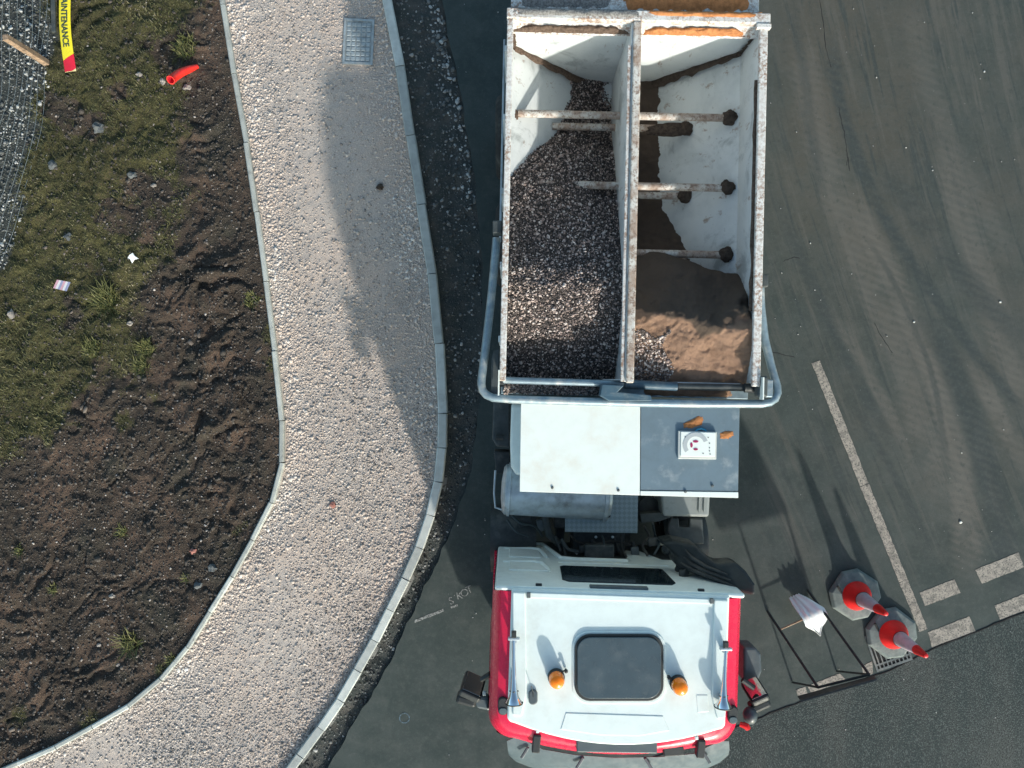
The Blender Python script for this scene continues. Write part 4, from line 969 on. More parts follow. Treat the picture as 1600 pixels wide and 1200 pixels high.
# rear wall with the cut-out over the engine
def wall(name, pts, b0, b1, mat, bevel=.008, parent=cab):
    return MB().rings([[cp(a, b1, z) for a, z in pts], [cp(a, b0, z) for a, z in pts]]).build(name, MT[mat], parent, bevel=bevel)
wall('rear_wall', [(.03, .92), (.58, .92), (.76, 1.75), (1.50, 1.75), (1.51, 1.15), (1.72, 1.15), (1.9, 1.6), (W - .03, 1.6), (W - .03, 3.07), (.03, 3.07)], -.05, -.002, 'white_paint', .02)
wall('firewall', [(.02, .6), (W - .02, .6), (W - .02, 3.0), (.02, 3.0)], -.02, .01, 'chassis', 0)
wall('rear_window', [(.74, 2.13), (1.76, 2.13), (1.80, 2.17), (1.82, 2.75), (1.77, 2.83), (.75, 2.83), (.69, 2.75), (.70, 2.17)], -.062, -.045, 'dark_glass', .012)
wall('pressed_panel', [(.16, 1.25), (.5, 1.25), (.52, 1.75), (.16, 1.75)], -.062, -.045, 'white_paint', .015)
wall('pressed_panel', [(.16, 1.95), (.54, 1.95), (.57, 2.4), (.16, 2.4)], -.062, -.045, 'white_paint', .015)
wall('pressed_panel', [(.7, 1.9), (1.9, 1.9), (1.9, 1.96), (.7, 1.96)], -.062, -.045, 'white_paint', .008)
for zz in ((1.28, 1.62), (2.0, 2.3)):
    MB().tube([cp(.1, -.052, zz[0]), cp(.42, -.054, zz[0]), cp(.52, -.055, zz[0] + .06), cp(.57, -.054, zz[1]), cp(.59, -.05, zz[1] + .1)], [.012, .026, .03, .026, .01], 10).build('moulded_rib', MT['white_paint'], cab, smooth=True)
MB().tube([cp(.06, -.04, .95), cp(.3, -.055, .96), cp(.56, -.05, .96), cp(.74, -.05, 1.73), cp(.9, -.05, 1.77), cp(1.48, -.05, 1.77)], .028, 10).build('moulded_rib', MT['white_paint'], cab, smooth=True)
wall('roof_vent', [(.94, 2.97), (1.50, 2.97), (1.50, 3.055), (.94, 3.055)], -.07, -.04, 'grey_plastic', .008)
for a in (.42, 1.98): wall('rear_clip', [(a, 3.0), (a + .06, 3.0), (a + .06, 3.04), (a, 3.04)], -.07, -.045, 'black_plastic', .004)
# white roof
def roof_ring(a0, a1, b0, b1, bow, rc, z): return [cp(a, b, z) for a, b in outline(a0, a1, b0, b1, bow, rc)]
MB().rings([roof_ring(.19, W - .19, -.03, 1.415, .20, .06, 3.03), roof_ring(.19, W - .19, -.03, 1.415, .20, .06, 3.105), roof_ring(.205, W - .205, -.015, 1.40, .20, .06, 3.118)]).build('roof', MT['white_paint'], cab, smooth=True, sharp=30)
def rib(pts, r, name='roof_rib', mat='white_paint', z=3.118):
    MB().tube([Vector((*at(a, b, z).xy, z - r * .35)) for a, b in pts], r, 8).build(name, MT[mat], cab, smooth=True)
ML = lambda px, py, z=3.13: ab(px, py, z)
def roof_plate(pts, z0, z1, name, mat='white_paint', bevel=.008):
    return MB().prism([(at(a, b, z1).x, at(a, b, z1).y) for a, b in pts], z0, z1).build(name, MT[mat], cab, bevel=bevel, seg=3)
roof_plate([(801, 925), (821, 926), (823, 1085), (815, 1120), (801, 1118)], 3.112, 3.14, 'roof_shoulder', bevel=.012)
roof_plate([(1116, 937), (1138, 938), (1134, 1122), (1121, 1124), (1113, 1090)], 3.112, 3.14, 'roof_shoulder', bevel=.012)
roof_plate([(822.5, 926), (1115, 936.5), (1115, 944), (822.5, 934)], 3.112, 3.128, 'roof_flange', bevel=.006)
roof_plate([(884, 1114), (1036, 1119), (1046, 1142), (1000, 1150), (940, 1149), (876, 1140)], 3.112, 3.124, 'roof_pressing', bevel=.006)
roof_plate([(1088, 1086), (1106, 1086), (1108, 1112), (1090, 1114)], 3.112, 3.122, 'roof_pressing', bevel=.006)
for a, b in ((826, 930), (1112, 939)):
    MB().box(at(a, b, 3.145), (.035, .05, .03)).build('roof_clip', MT['iron'], cab, bevel=.004)
# hatch
def rrect(px0, py0, px1, py1, r, z, n=6):
    out = []
    for cx, cy, a0 in ((px1 - r, py0 + r, 0), (px0 + r, py0 + r, 90), (px0 + r, py1 - r, 180), (px1 - r, py1 - r, 270)):
        for i in range(n + 1):
            t = R(a0 + 90 * i / n); p = at(cx + r * math.cos(t), cy - r * math.sin(t), z); out.append((p.x, p.y))
    return out
hatch = MB().prism(rrect(894, 987, 1041, 1100, 26, 3.13), 3.112, 3.13).build('roof_hatch', MT['white_paint'], cab, bevel=.012, seg=3)
MB().prism(rrect(898, 991, 1037, 1096, 24, 3.15), 3.131, 3.15).build('hatch_frame', MT['black_plastic'], cab, bevel=.008)
MB().prism(rrect(902, 996, 1033, 1092, 21, 3.165), 3.151, 3.165).build('hatch_glass', MT['hatch_glass'], cab, bevel=.01, seg=3)
# beacons
for px, py, kx in ((869, 1057, 1), (1059, 1067, -1)):
    o = at(px, py, 3.12)
    bb = MB().lathe([(.080, 0), (.082, .03), (.074, .045), (.068, .055)], o, seg=24).build('beacon', MT['black_plastic'], TR, smooth=True)
    MB().lathe([(.071, .055), (.074, .065), (.074, .12), (.062, .16), (.035, .178), (.0, .182)], o, seg=24, caps=(True, False)).build('beacon_lens', MT['beacon_orange'], bb, smooth=True)
    MB().lathe([(.012, 0), (.012, .03), (.018, .035), (.018, .06), (.006, .065)], at(px + 15 * kx, py - 11, 3.13), seg=10).build('beacon_knob', MT['black_plastic'], bb, smooth=True)
    MB().tube([at(px + 15 * kx, py - 11, 3.17), at(px + 6 * kx, py - 4, 3.16)], .008, 6).build('beacon_lever', MT['black_plastic'], bb)
# horns
for x0, y0, x1, y1 in ((803, 996, 803, 1098), (1134, 1012, 1130, 1104)):
    a, b = at(x0, y0, 3.24), at(x1, y1, 3.24); d = (b - a); L = d.length
    hn = MB().lathe([(.014, 0), (.016, L * .3), (.022, L * .6), (.032, L * .8), (.045, L * .9), (.072, L * .98), (.082, L)], a, d, 20, caps=(True, False)).build('air_horn', MT['chrome'], TR, smooth=True)
    MB().lathe([(.082, L - .004), (.088, L), (.084, L + .008), (.07, L + .004)], a, d, 20, caps=(False, False)).build('horn_rim', MT['black_plastic'], hn, smooth=True)
    MB().box(a + Vector((0, .03, 0)), (.045, .06, .05)).build('horn_driver', MT['black_plastic'], hn, bevel=.006)
    MB().box(a + Vector((0, -.01, .0)), (.11, .022, .05)).build('horn_bracket', MT['steel'], hn, bevel=.004)
    for k in (.06, .86): MB().box(a + d * k - Vector((0, 0, .06)), (.05, .03, .12)).build('horn_foot', MT['steel'], hn)
    MB().tube([a + d * .82 + Vector((-.04, 0, 0)), a + d * .82 + Vector((0, 0, .035)), a + d * .82 + Vector((.04, 0, 0))], .008, 6).build('horn_clamp', MT['iron'], hn)
# aerial and marker lamps
MB().prism(rrect(826, 1078, 840, 1102, 6.5, 3.15), 3.12, 3.15).build('aerial_base', MT['grey_plastic'], cab, bevel=.014, seg=3)
MB().tube([at(833, 1089, 3.15), at(833, 1081, 3.158), at(830, 1072, 3.2)], .004, 6).build('aerial', MT['black_plastic'], cab)
for px, py in ((786, 1104), (1146, 1118)):
    MB().prism(rrect(px - 8, py - 14, px + 8, py + 14, 7.5, 3.10), 3.03, 3.10).build('marker_lamp', MT['black_plastic'], cab, bevel=.012, seg=3)
    MB().prism(rrect(px - 6, py + 3, px + 6, py + 12, 4, 3.11), 3.101, 3.108).build('lamp_lens', MT['visor_grey'], cab, bevel=.003)
# header strip, brackets and sun visor
def px3(pts): return [at(*p) for p in pts]
VI = [(792, 1158, 2.78), (803, 1153, 2.80), (822, 1158, 2.80), (848, 1171, 2.80), (900, 1180, 2.80), (960, 1184, 2.80), (1030, 1183, 2.80), (1085, 1178, 2.80), (1108, 1166, 2.80), (1126, 1158, 2.80), (1139, 1158, 2.78)]
VO = [(795, 1180, 2.64), (806, 1190, 2.62), (826, 1198, 2.60), (856, 1206, 2.60), (905, 1212, 2.60), (960, 1215, 2.60), (1025, 1214, 2.60), (1078, 1209, 2.60), (1106, 1200, 2.60), (1124, 1192, 2.62), (1138, 1180, 2.64)]
I, O = px3(VI), px3(VO); rs = []
for p, q in zip(I, O):
    c = (p + q) / 2 + Vector((0, 0, .035)); dn = Vector((0, 0, -.012)); rs.append([p, c, q, q + dn, c + dn, p + dn])
MB().rings(rs).build('sun_visor', MT['visor_grey'], cab, smooth=True, sharp=50)
for px, py, s in ((820, 1176, 1), (906, 1192, 1), (1013, 1193, -1), (1104, 1184, -1)):
    MB().box(at(px, py, 2.80), (.028, .13, .025), R(-32 * s)).build('visor_clip', MT['steel_dark'], cab, bevel=.006)
MB().prism(pxpoly([(901, 1156), (1027, 1158), (1027, 1178), (901, 1176)], 3.09), 2.95, 3.09).build('header_bar', MT['grey_plastic'], cab, bevel=.012)
MB().prism(pxpoly([(1036, 1167), (1068, 1166), (1070, 1181), (1038, 1183)], 3.05), 2.85, 3.05).build('header_lamp', MT['black_plastic'], cab, bevel=.01)
for px, py in ((838, 1160), (1094, 1168)): MB().box(at(px, py, 3.05), (.075, .17, .10), R(-6)).build('visor_arm', MT['black_plastic'], cab, bevel=.01)
for px, py in ((840, 1141.5), (1088, 1152)): MB().box(at(px, py, 3.09), (.03, .03, .05)).build('roof_tab', MT['white_paint'], cab, bevel=.004)
# windscreen and door glass lie on the red shell
def shell_patch(name, zlo, zhi, sel, mat, off=.012):
    def ring(z):
        for i in range(len(SEC) - 1):
            if SEC[i][0] <= z <= SEC[i + 1][0]:
                k = (z - SEC[i][0]) / (SEC[i + 1][0] - SEC[i][0]); s = [p + (q - p) * k for p, q in zip(SEC[i], SEC[i + 1])]; break
        return [cp(a, b, z) for a, b in outline(s[1] - off, s[2] + off, s[3], s[4] + off, s[5], s[6])]
    zs = [zlo + (zhi - zlo) * k / 4 for k in range(5)]; m = MB()
    m.rings([[ring(z)[i] for i in sel] for z in zs], closed=False, caps=(False, False)).build(name, MT[mat], cab, smooth=True)
N_ = len(outline(0, 1, 0, 1, 0, .1))
shell_patch('windscreen', 1.55, 2.62, list(range(8, N_ - 8)), 'dark_glass')
shell_patch('door_glass', 1.65, 2.55, [1, 2, 3, 4], 'dark_glass'); shell_patch('door_glass', 1.65, 2.55, [N_ - 5, N_ - 4, N_ - 3, N_ - 2], 'dark_glass')
shell_patch('bumper', .56, 1.0, list(range(5, N_ - 5)), 'grey_plastic', .04)
for a in (.3, W - .3): MB().box(cp(a, 1.86, .8), (.34, .06, .16)).build('headlight', MT['chrome'], cab, bevel=.03)
# intake snorkel at the rear right corner
so_ = [(1046, 862), (1064, 855), (1094, 857), (1108, 872), (1122, 882), (1137, 878), (1146, 875), (1160, 888), (1171, 906), (1171, 924), (1150, 922), (1112, 911), (1078, 903), (1064, 893), (1068, 882)]
sn = MB()
sn.rings([[Vector((*at(a, b, 2.72).xy, zz - dz * (1158 - a) / 110)) for a, b in so_] for zz, dz in ((2.62, .75), (2.86, .62))])
sn = sn.build('intake_snorkel', MT['black_plastic'], TR, bevel=.035, seg=3)
for pts in (((1080, 868), (1090, 880), (1108, 890), (1136, 897)), ((1078, 880), (1090, 890), (1110, 898), (1140, 905)), ((1074, 890), (1092, 899), (1114, 905), (1146, 914))):
    MB().tube([Vector((*at(a, b, 2.72).xy, 2.87 - .62 * (1158 - a) / 110)) for a, b in pts], [.010, .022, .022, .008], 8).build('snorkel_fin', MT['chassis'], sn, smooth=True)
for k, p in enumerate((at(1040, 858, 1.7), at(1062, 888, 2.2), at(1068, 896, 2.4))):
    MB().blob(p, (.05, .06, .05), .5, 7, 2, k * 2.2).build('snorkel_clip', MT['black_plastic'], sn, smooth=True)
# mirrors
def mirror(c, sz, rz, tilt, name='mirror', glass=True):
    M = Matrix.Rotation(rz, 3, 'Z') @ Matrix.Rotation(tilt, 3, 'X')
    h_ = MB().box(c, sz, M=M).build(name, MT['black_plastic'], cab, bevel=.03, seg=3)
    if glass:
        n = M @ Vector((0, sz[1] / 2 + .004, 0))
        MB().box(c + n, (sz[0] * .82, .006, sz[2] * .84), M=M).build('mirror_glass', MT['mirror_glass'], TR if False else cab, bevel=.002)
    return h_
mirror(at(738, 1073, 2.1), (.24, .09, .34), R(-24), R(22))
mirror(at(729, 1092, 2.0), (.22, .10, .18), R(-16), R(-4), glass=False)
MB().prism(pxpoly([(740, 1088), (764, 1090), (766, 1112), (745, 1108)], 2.25), 2.1, 2.25).build('mirror_arm', MT['grey_plastic'], cab, bevel=.03)
MB().tube([at(752, 1062, 2.3), at(768, 1052, 2.35)], .03, 8).build('mirror_arm', MT['black_plastic'], cab, smooth=True)
MB().box(at(757, 1083, 2.3), (.04, .05, .04)).build('mirror_joint', MT['tank_plastic'], cab, bevel=.01)
mirror(at(1180, 1080, 2.1), (.20, .09, .32), R(24), R(22))
mirror(at(1186, 1100, 2.05), (.22, .10, .18), R(24), R(-4), glass=False)
MB().prism(pxpoly([(1162, 1012), (1180, 1012), (1190, 1022), (1191, 1050), (1184, 1068), (1168, 1072), (1162, 1066)], 1.9), 1.6, 1.9).build('kerb_mirror', MT['grey_plastic'], cab, bevel=.05, seg=3)
MB().blob(at(1172, 1118, 2.2), (.075, .09, .09), .05, 2, 3, .3).build('mirror_arm', MT['grey_plastic'], cab, smooth=True)
MB().tube([at(1160, 1062, 2.2), at(1178, 1075, 2.2)], .03, 8).build('mirror_arm', MT['black_plastic'], cab, smooth=True)
MB().tube([at(1156, 1131, 2.3), at(1167, 1135, 2.32), at(1169, 1139, 2.32)], [.025, .035, .03], 10).build('side_lamp', MT['marker_red'], cab, smooth=True)

# ================================================================== loads in the hopper
def prof(v, P): return np.interp(v, [p[0] for p in P], [p[1] for p in P])
LP = [(0, 2.52), (.2, 2.64), (.4, 2.80), (.7, 2.96), (.9, 3.0), (1.05, 2.96), (1.25, 2.84), (1.5, 2.70), (2.05, 2.44), (2.35, 2.27), (2.52, 2.10), (2.75, 1.92), (3.05, 1.82), (3.5, 1.80)]
def uv(x, y): return (x - HO.x) * HU.x + (y - HO.y) * HU.y, (x - HO.x) * HV.x + (y - HO.y) * HV.y
def left_z(x, y):
    u, v = uv(x, y); z = prof(v + 0.10 * (fbm(x * 2.5, y * 2.5, 201) - .5), LP)
    z = z - .16 * sstep(.55, 1.15, u) * sstep(.9, 2.4, v) + .05 * sstep(.5, .0, u) * sstep(.3, 1.2, v) - .05 * sstep(.7, 1.15, u) + (fbm(x * 4, y * 4, 211) - .5) * .07
    return z
def in_left(x, y):
    u, v = uv(x, y); fl = np.where(u < LB0, 2.47 - (u - T) * (2.47 - BZ) / (LB0 - T), BZ); fl = np.where(u < T + .03, 0, fl) * (left_z(x, y) < 2.5)
    return (u > T - .005) & (u < 1.17) & (v > .0) & (v < HL - .07) & (left_z(x, y) > fl - .03) & ((u > T + .03) | (left_z(x, y) > 2.42))
lz = grid_mesh('gravel_load', HO.x - .1, HO.x + 1.35, HO.y - .1, HO.y + 3.55, .035, in_left, lambda x, y: left_z(x, y) - .012, MT['heap_fines'])
tag(lz, 'dark pebbly gravel filling the left bay of the open hopper', 'gravel', kind='stuff')
x, y = jitter(HO.x - .1, HO.x + 1.35, HO.y - .1, HO.y + 3.55, .0145, lambda a, b: in_left(a, b))
sz = rng.gamma(6.5, .00152, len(x)).clip(.005, .018)
o = scatter_stones('heap_gravel', np.stack([x, y, left_z(x, y)], 1), sz, MT['heap_stone'], rng.random(len(x)) ** 1.25, parent=lz); o['kind'] = 'stuff'
RPf = [(0, 2.84), (.15, 2.93), (.35, 3.01), (.52, 3.08), (.58, 3.08), (.68, 3.0), (.95, 2.80), (1.15, 2.62), (1.24, 2.50), (1.34, 2.05), (1.9, 1.75), (2.6, 1.70), (3.5, 1.72)]
def right_z(x, y):
    u, v = uv(x, y); r = (u - 1.22) / (HW - 1.22)
    vv = v + 0.16 * (fbm(x * 2.2, y * 2.2, 221) - .5) - .10 * np.sin(np.clip(r, 0, 1) * 5.0) * sstep(.25, .7, v)
    z = prof(vv, RPf) + .07 * sstep(.6, 1, r) * sstep(1.3, .9, v) - .12 * sstep(.5, 0, r)
    # slumped lumps on the right
    for px, py, rad, hh in ((1158, 462, .07, .16), (1146, 482, .09, .13), (1128, 496, .07, .08), (1160, 488, .06, .10)):
        q = at(px, py, 2.95); z = z + hh * np.exp(-((x - q.x) ** 2 + (y - q.y) ** 2) / (rad * rad)) * (0.7 + .6 * fbm(x * 14, y * 14, 231))
    return z + (fbm(x * 5, y * 5, 241, 4) - .5) * .06 + (fbm(x * 18, y * 18, 251, 4, .65) - .5) * .05
def in_right(x, y):
    u, v = uv(x, y); fl = np.where(u > RB1, BZ + (u - RB1) * (2.47 - BZ) / (HW - T - RB1), BZ)
    return (u > 1.21) & (u < HW - T + .005) & (v > .0) & (v < HL - .07) & (right_z(x, y) > np.minimum(fl, 2.47) - .03)
rz_ = grid_mesh('sand_load', HO.x + 1.1, HO.x + 2.55, HO.y - .15, HO.y + 3.5, .012, in_right, right_z, MT['sand'], {'dark_zone': lambda x, y: sstep(.42, .78, uv(x, y)[1] + (fbm(x * 3.2, y * 3.2, 401, 4) - .5) * .55 - .12 * sstep(1.9, 2.3, uv(x, y)[0]))})
tag(rz_, 'brown sand heap slumped in the right bay of the open hopper', 'sand', kind='stuff')
def in_spill(x, y): u, v = uv(x, y); return (u > 1.26) & (u < 1.26 + .36 + .06 * np.sin(v * 13)) & (v > .02) & (v < .47 + .04 * np.sin(u * 20))
x, y = jitter(HO.x + 1.1, HO.x + 2.0, HO.y - .15, HO.y + .7, .0145, in_spill, lambda a, b: 0.97)
sz = rng.gamma(7, .0016, len(x)).clip(.006, .02)
o = scatter_stones('gravel_spill', np.stack([x, y, right_z(x, y) + .007], 1), sz, MT['heap_stone'], np.clip(rng.random(len(x)) + .1, 0, 1), parent=rz_); o['kind'] = 'stuff'
# gravel and sand on the front ledge
def on_ledge(n, u0, u1): u = rng.uniform(u0, u1, n); v = rng.uniform(-.138, -.04, n); P = np.array([hp(a, b, 2.845)[:] for a, b in zip(u, v)]); return P
P = on_ledge(1500, .03, .98); P[:, 2] += .012
o = scatter_stones('ledge_gravel', P, rng.gamma(6, .0016, len(P)).clip(.005, .017), MT['heap_stone'], parent=lz); o['kind'] = 'stuff'
mound(MB(), 1.35, HW - .12, -.14, -.035, 2.845, .07, 9.0).build('ledge_sand', MT['sand'], rz_, smooth=True, sharp=80)

# ================================================================== traffic cones
def cone(px, py, rz, label):
    b = at(px, py); t = root('traffic_cone', b, label, 'traffic cone', 'traffic cones by the drain')
    def oc(r, z, k=.62):
        pts = []
        for i in range(4):
            a0 = R(45 + 90 * i)
            for s in (-1, 1):
                a = a0 + s * R(27); pts.append(b + Matrix.Rotation(rz, 3, 'Z') @ Vector((r * math.cos(a), r * math.sin(a), z)))
        return pts
    MB().rings([oc(.345, .004), oc(.345, .04), oc(.315, .08), oc(.20, .10)]).build('cone_base', MT['cone_base'], t, bevel=.008)
    MB().box(b + Matrix.Rotation(rz, 3, 'Z') @ Vector((-.20, .12, .085)), (.03, .12, .03), rz + .3).build('base_handle', MT['rubber'], t, bevel=.008)
    def r(z): return .108 - (.108 - .03) * (z - .26) / .70
    MB().lathe([(.192, .098), (.188, .115), (.172, .15), (.14, .20), (r(.27) + .006, .27), (r(.30), .30)], b, seg=28, caps=(False, False)).build('cone_skirt', MT['cone_red'], t, smooth=True)
    MB().lathe([(r(.30) - .012, .29), (r(.30) - .006, .302), (r(.72), .72)], b, seg=28, caps=(False, False)).build('reflective_sleeve', MT['cone_white'], t, smooth=True)
    MB().lathe([(r(.70) - .004, .70), (r(.72) + .003, .722), (r(.94), .93), (.026, .955), (.012, .962)], b, seg=28, caps=(False, True)).build('cone_tip', MT['cone_red'], t, smooth=True)
cone(1334, 928, R(12), 'red and white traffic cone standing clear of the drain grate')
cone(1391, 988, R(8), 'red and white traffic cone standing over the drain grate')

# ================================================================== drain
dr = root('drain_grate', at(1392, 1020), 'iron slotted gully grate in the tarmac under a cone', 'drain grate')
ga = R(19)
G = Matrix.Rotation(ga, 3, 'Z')
gc = at(1388, 1012)
def gl(x, y, z): return gc + G @ Vector((x, y, z))
MB().box(gl(0, 0, .004), (.46, .46, .006), ga).build('gully_void', MT['void'], dr)
for sx, sy, w, h in ((0, -.235, .50, .03), (0, .235, .50, .03), (-.238, 0, .026, .44), (.238, 0, .026, .44), (0, -.165, .45, .022)):
    MB().box(gl(sx, sy, .010), (w, h, .014 if w > .46 or h > .4 else .012), ga).build('grate_frame', MT['iron'], dr)
for i in range(8):
    MB().box(gl(-.19 + i * .054, 0, .0115), (.016, .44, .013), ga).build('grate_bar', MT['iron'], dr)

# ================================================================== folding sign stand
ss = root('sign_stand', at(1272, 1056), 'black tubular stand with a dark sign panel seen nearly edge-on', 'sign stand')
FLf, FRf = at(1238, 1066), at(1307, 1048.5)
TLp, TRp = at(1278, 1074, .92), at(1358, 1054, .92)
RLf, RRf = at(1199, 955), at(1262, 922)
for a, b in ((FLf, TLp), (FRf, TRp)): MB().tube([a + Vector((0, 0, .01)), b], .014, 8).build('leg', MT['black_plastic'], ss, smooth=True)
for a, b in ((RLf, TLp), (RRf, TRp)): MB().tube([a + Vector((0, 0, .01)), b], .017, 8).build('leg', MT['black_plastic'], ss, smooth=True)
MB().tube([TLp, TRp], .016, 8).build('top_rail', MT['black_plastic'], ss, smooth=True)
xa, xb = RLf.lerp(TLp, .26), RRf.lerp(TRp, .26)
MB().tube([xa, xb], .012, 8).build('brace', MT['wood'], ss, smooth=True)
m = MB().slab([at(1247, 1090, .93), at(1366, 1058, .93), at(1371, 1063, 1.5), at(1252, 1097, 1.5)], .02)
m.build('sign_panel', MT['black_plastic'], ss)
# white bag hung over the brace
bag_c = xa.lerp(xb, .78) + Vector((0, 0, .035)); bd = (xb - xa).normalized(); rs = []
bag = []
prof_b = [(-.26, -.40, .07), (-.19, -.26, .11), (-.11, -.10, .14), (-.04, .015, .16), (.03, .03, .16), (.09, -.03, .155), (.15, -.12, .12), (.22, -.22, .07), (.29, -.28, .025), (.34, -.29, .006)]
side = Vector((bd.y, -bd.x, 0))
for i, (s, dz, w) in enumerate(prof_b):
    row = []
    for j in range(13):
        k = j / 12 * 2 - 1; wob = .018 * math.sin(j * 1.9 + i * .7) + .012 * math.sin(j * 3.7 - i)
        row.append(bag_c + bd * (k * w + (.03 if i < 3 else 0) * (3 - i) * -1) + side * s + Vector((0, 0, dz * .55 + wob)))
    rs.append(row + [q + Vector((0, 0, -.006)) for q in row[::-1]])
o = MB().rings(rs).build('plastic_bag', MT['cloth_white'], smooth=True, sharp=80)
tag(o, 'white plastic bag hung over the brace of the sign stand', 'bag')

# ================================================================== inspection cover in the path
cz = .03
cv = root('inspection_cover', (cvc.x, cvc.y, cz), 'rectangular grey inspection cover set in the gravel path', 'manhole cover')
rc_ = R(2.5); CM = Matrix.Rotation(-rc_, 3, 'Z')
def cl(x, y, z): return Vector((cvc.x, cvc.y, 0)) + CM @ Vector((x, y, z))
MB().box(cl(0, 0, cz - .06), (.40, .60, .12), -rc_).build('cover_frame', MT['concrete_bed'], cv)
for x_, y_, w, h in ((0, .285, .40, .03), (0, -.285, .40, .03), (-.185, 0, .03, .538), (.185, 0, .03, .538)):
    MB().box(cl(x_, y_, cz + .008), (w, h, .016), -rc_).build('frame_edge', MT['cover_steel'], cv)
MB().box(cl(0, 0, cz + .001), (.336, .536, .006), -rc_).build('cover_plate', MT['cover_pit'], cv)
for i in range(5):
    for j in range(8):
        MB().box(cl(-.13 + i * .065, -.224 + j * .064, cz + .0075), (.05, .048, .009), -rc_).build('cover_tread', MT['cover_steel'], cv, bevel=.004, seg=1)

# ================================================================== wire fence
fz = [.04, .17, .29, .41, .53, .66, .80, .93]
fn = root('wire_fence', at(76, 100), 'sagging wire mesh stock fence with one timber post', 'fence')
fp = at(76, 100); ftop = at(8, 58, .92)
MB().rings([[fp + Vector((dx, dy, -.05)) for dx, dy in ((-.03, -.045), (.045, -.03), (.03, .045), (-.045, .03))], [ftop.lerp(fp, .45) + Vector((dx, dy, 0)) for dx, dy in ((-.032, -.043), (.043, -.03), (.03, .045), (-.043, .032))], [ftop + Vector((dx, dy, 0)) for dx, dy in ((-.03, -.04), (.04, -.03), (.03, .04), (-.04, .03))]]).build('post', MT['wood'], fn, bevel=.006)
fc = [Vector((p[0], p[1], 0)) for p in FENs if -1.0 < p[1] < 7.2]
for k, z in enumerate(fz):
    pts = []
    for i, p in enumerate(fc):
        lean = -0.18 * z * (0.6 + 0.4 * math.sin(p.y * 1.3)); pts.append((p.x + lean + .015 * math.sin(p.y * 4 + k), p.y, max(.05, z + .03 * math.sin(p.y * 2.1 + k * .4))))
    MB().tube(pts, .0026, 5).build('line_wire', MT['wire'], fn)
S_ = np.concatenate([[0], np.cumsum([(fc[i + 1] - fc[i]).length for i in range(len(fc) - 1)])])
for s in np.arange(.1, S_[-1], .16):
    px_ = float(np.interp(s, S_, [p.x for p in fc])); py_ = float(np.interp(s, S_, [p.y for p in fc])); pts = []
    for k, z in enumerate(fz): pts.append((px_ - 0.18 * z * (0.6 + 0.4 * math.sin(py_ * 1.3)) + .015 * math.sin(py_ * 4 + k), py_, max(.05, z + .03 * math.sin(py_ * 2.1 + k * .4))))
    MB().tube(pts, .0016, 4).build('stay_wire', MT['wire'], fn)
# grey plank leaning behind the fence
a, b = at(82, -40, .12), at(84, 50, .12)
o = MB().box((a + b) / 2, (.055, (a - b).length, .03), R(1.5)).build('grey_rail', MT['guard'], bevel=.006); tag(o, 'grey metal rail lying by the fence beside the yellow strip', 'rail')

# ================================================================== hazard strip with lettering
CL = [(112, -190), (107, -120), (104, -60), (102.5, 0), (102, 30), (103, 55), (105.5, 80), (109.5, 111)]
cl_ = smooth_curve(np.array([[at(a, b, .13).x, at(a, b, .13).y] for a, b in CL]), 8)
ss_ = np.concatenate([[0], np.cumsum(np.sqrt((np.diff(cl_, axis=0) ** 2).sum(1)))]); LT = ss_[-1]
def strip_at(s, off, z):
    i = min(max(int(np.searchsorted(ss_, s)) - 1, 0), len(cl_) - 2); t = cl_[i + 1] - cl_[i]; l = np.linalg.norm(t); t = t / l; p = cl_[i] + t * (s - ss_[i])
    n = np.array([-t[1], t[0]]); q = p + n * off; return (q[0], q[1], z + .035 * (1 - (off / .075) ** 2) * 0.25 + .05 * math.sin(s * 1.1))
HWD = .0735
st = root('hazard_strip', at(104, 40, .05), 'yellow strip with black lettering and a red end lying on grass', 'sign')
def strip_part(name, s0f, s1f, mat, z):
    m = MB(); nj = 8; ni = 60; rs = []
    for i in range(ni + 1):
        row = []
        for j in range(nj + 1):
            off = -HWD + 2 * HWD * j / nj; s = s0f(off) + (s1f(off) - s0f(off)) * i / ni; row.append(strip_at(s, off, z))
        rs.append(row + [(p[0], p[1], p[2] - .006) for p in row[::-1]])
    return m.rings(rs).build(name, MT[mat], st, smooth=True, sharp=40)
tl = LT - .215
strip_part('yellow_face', lambda o: 0, lambda o: tl + .5 * o * -1.0 + .03, 'strip_yellow', .1)
strip_part('red_band', lambda o: tl - .5 * o + .031, lambda o: min(LT, LT - .07 - .7 * (o) + .09), 'strip_red', .1)
strip_part('cream_corner', lambda o: min(LT, LT - .07 - .7 * o + .09) + .001, lambda o: LT + .003, 'strip_cream', .1)
me = text_mesh('MAINTENANCE', .118)
xs = [v.co.x for v in me.vertices]; wt_ = max(xs) - min(xs); s_end = LT - .315; s_beg = s_end - 0.70
bm = bmesh.new(); bm.from_mesh(me); bmesh.ops.triangulate(bm, faces=bm.faces[:]); bmesh.ops.subdivide_edges(bm, edges=[e for e in bm.edges if e.calc_length() > .03], cuts=1); bm.to_mesh(me); bm.free()
for v in me.vertices:
    s = s_beg + (v.co.x - min(xs)) / wt_ * (s_end - s_beg); q = strip_at(s, (v.co.y - .042) * .95 + .0, .103); v.co = q
link(me, 'lettering', MT['ink'], st)

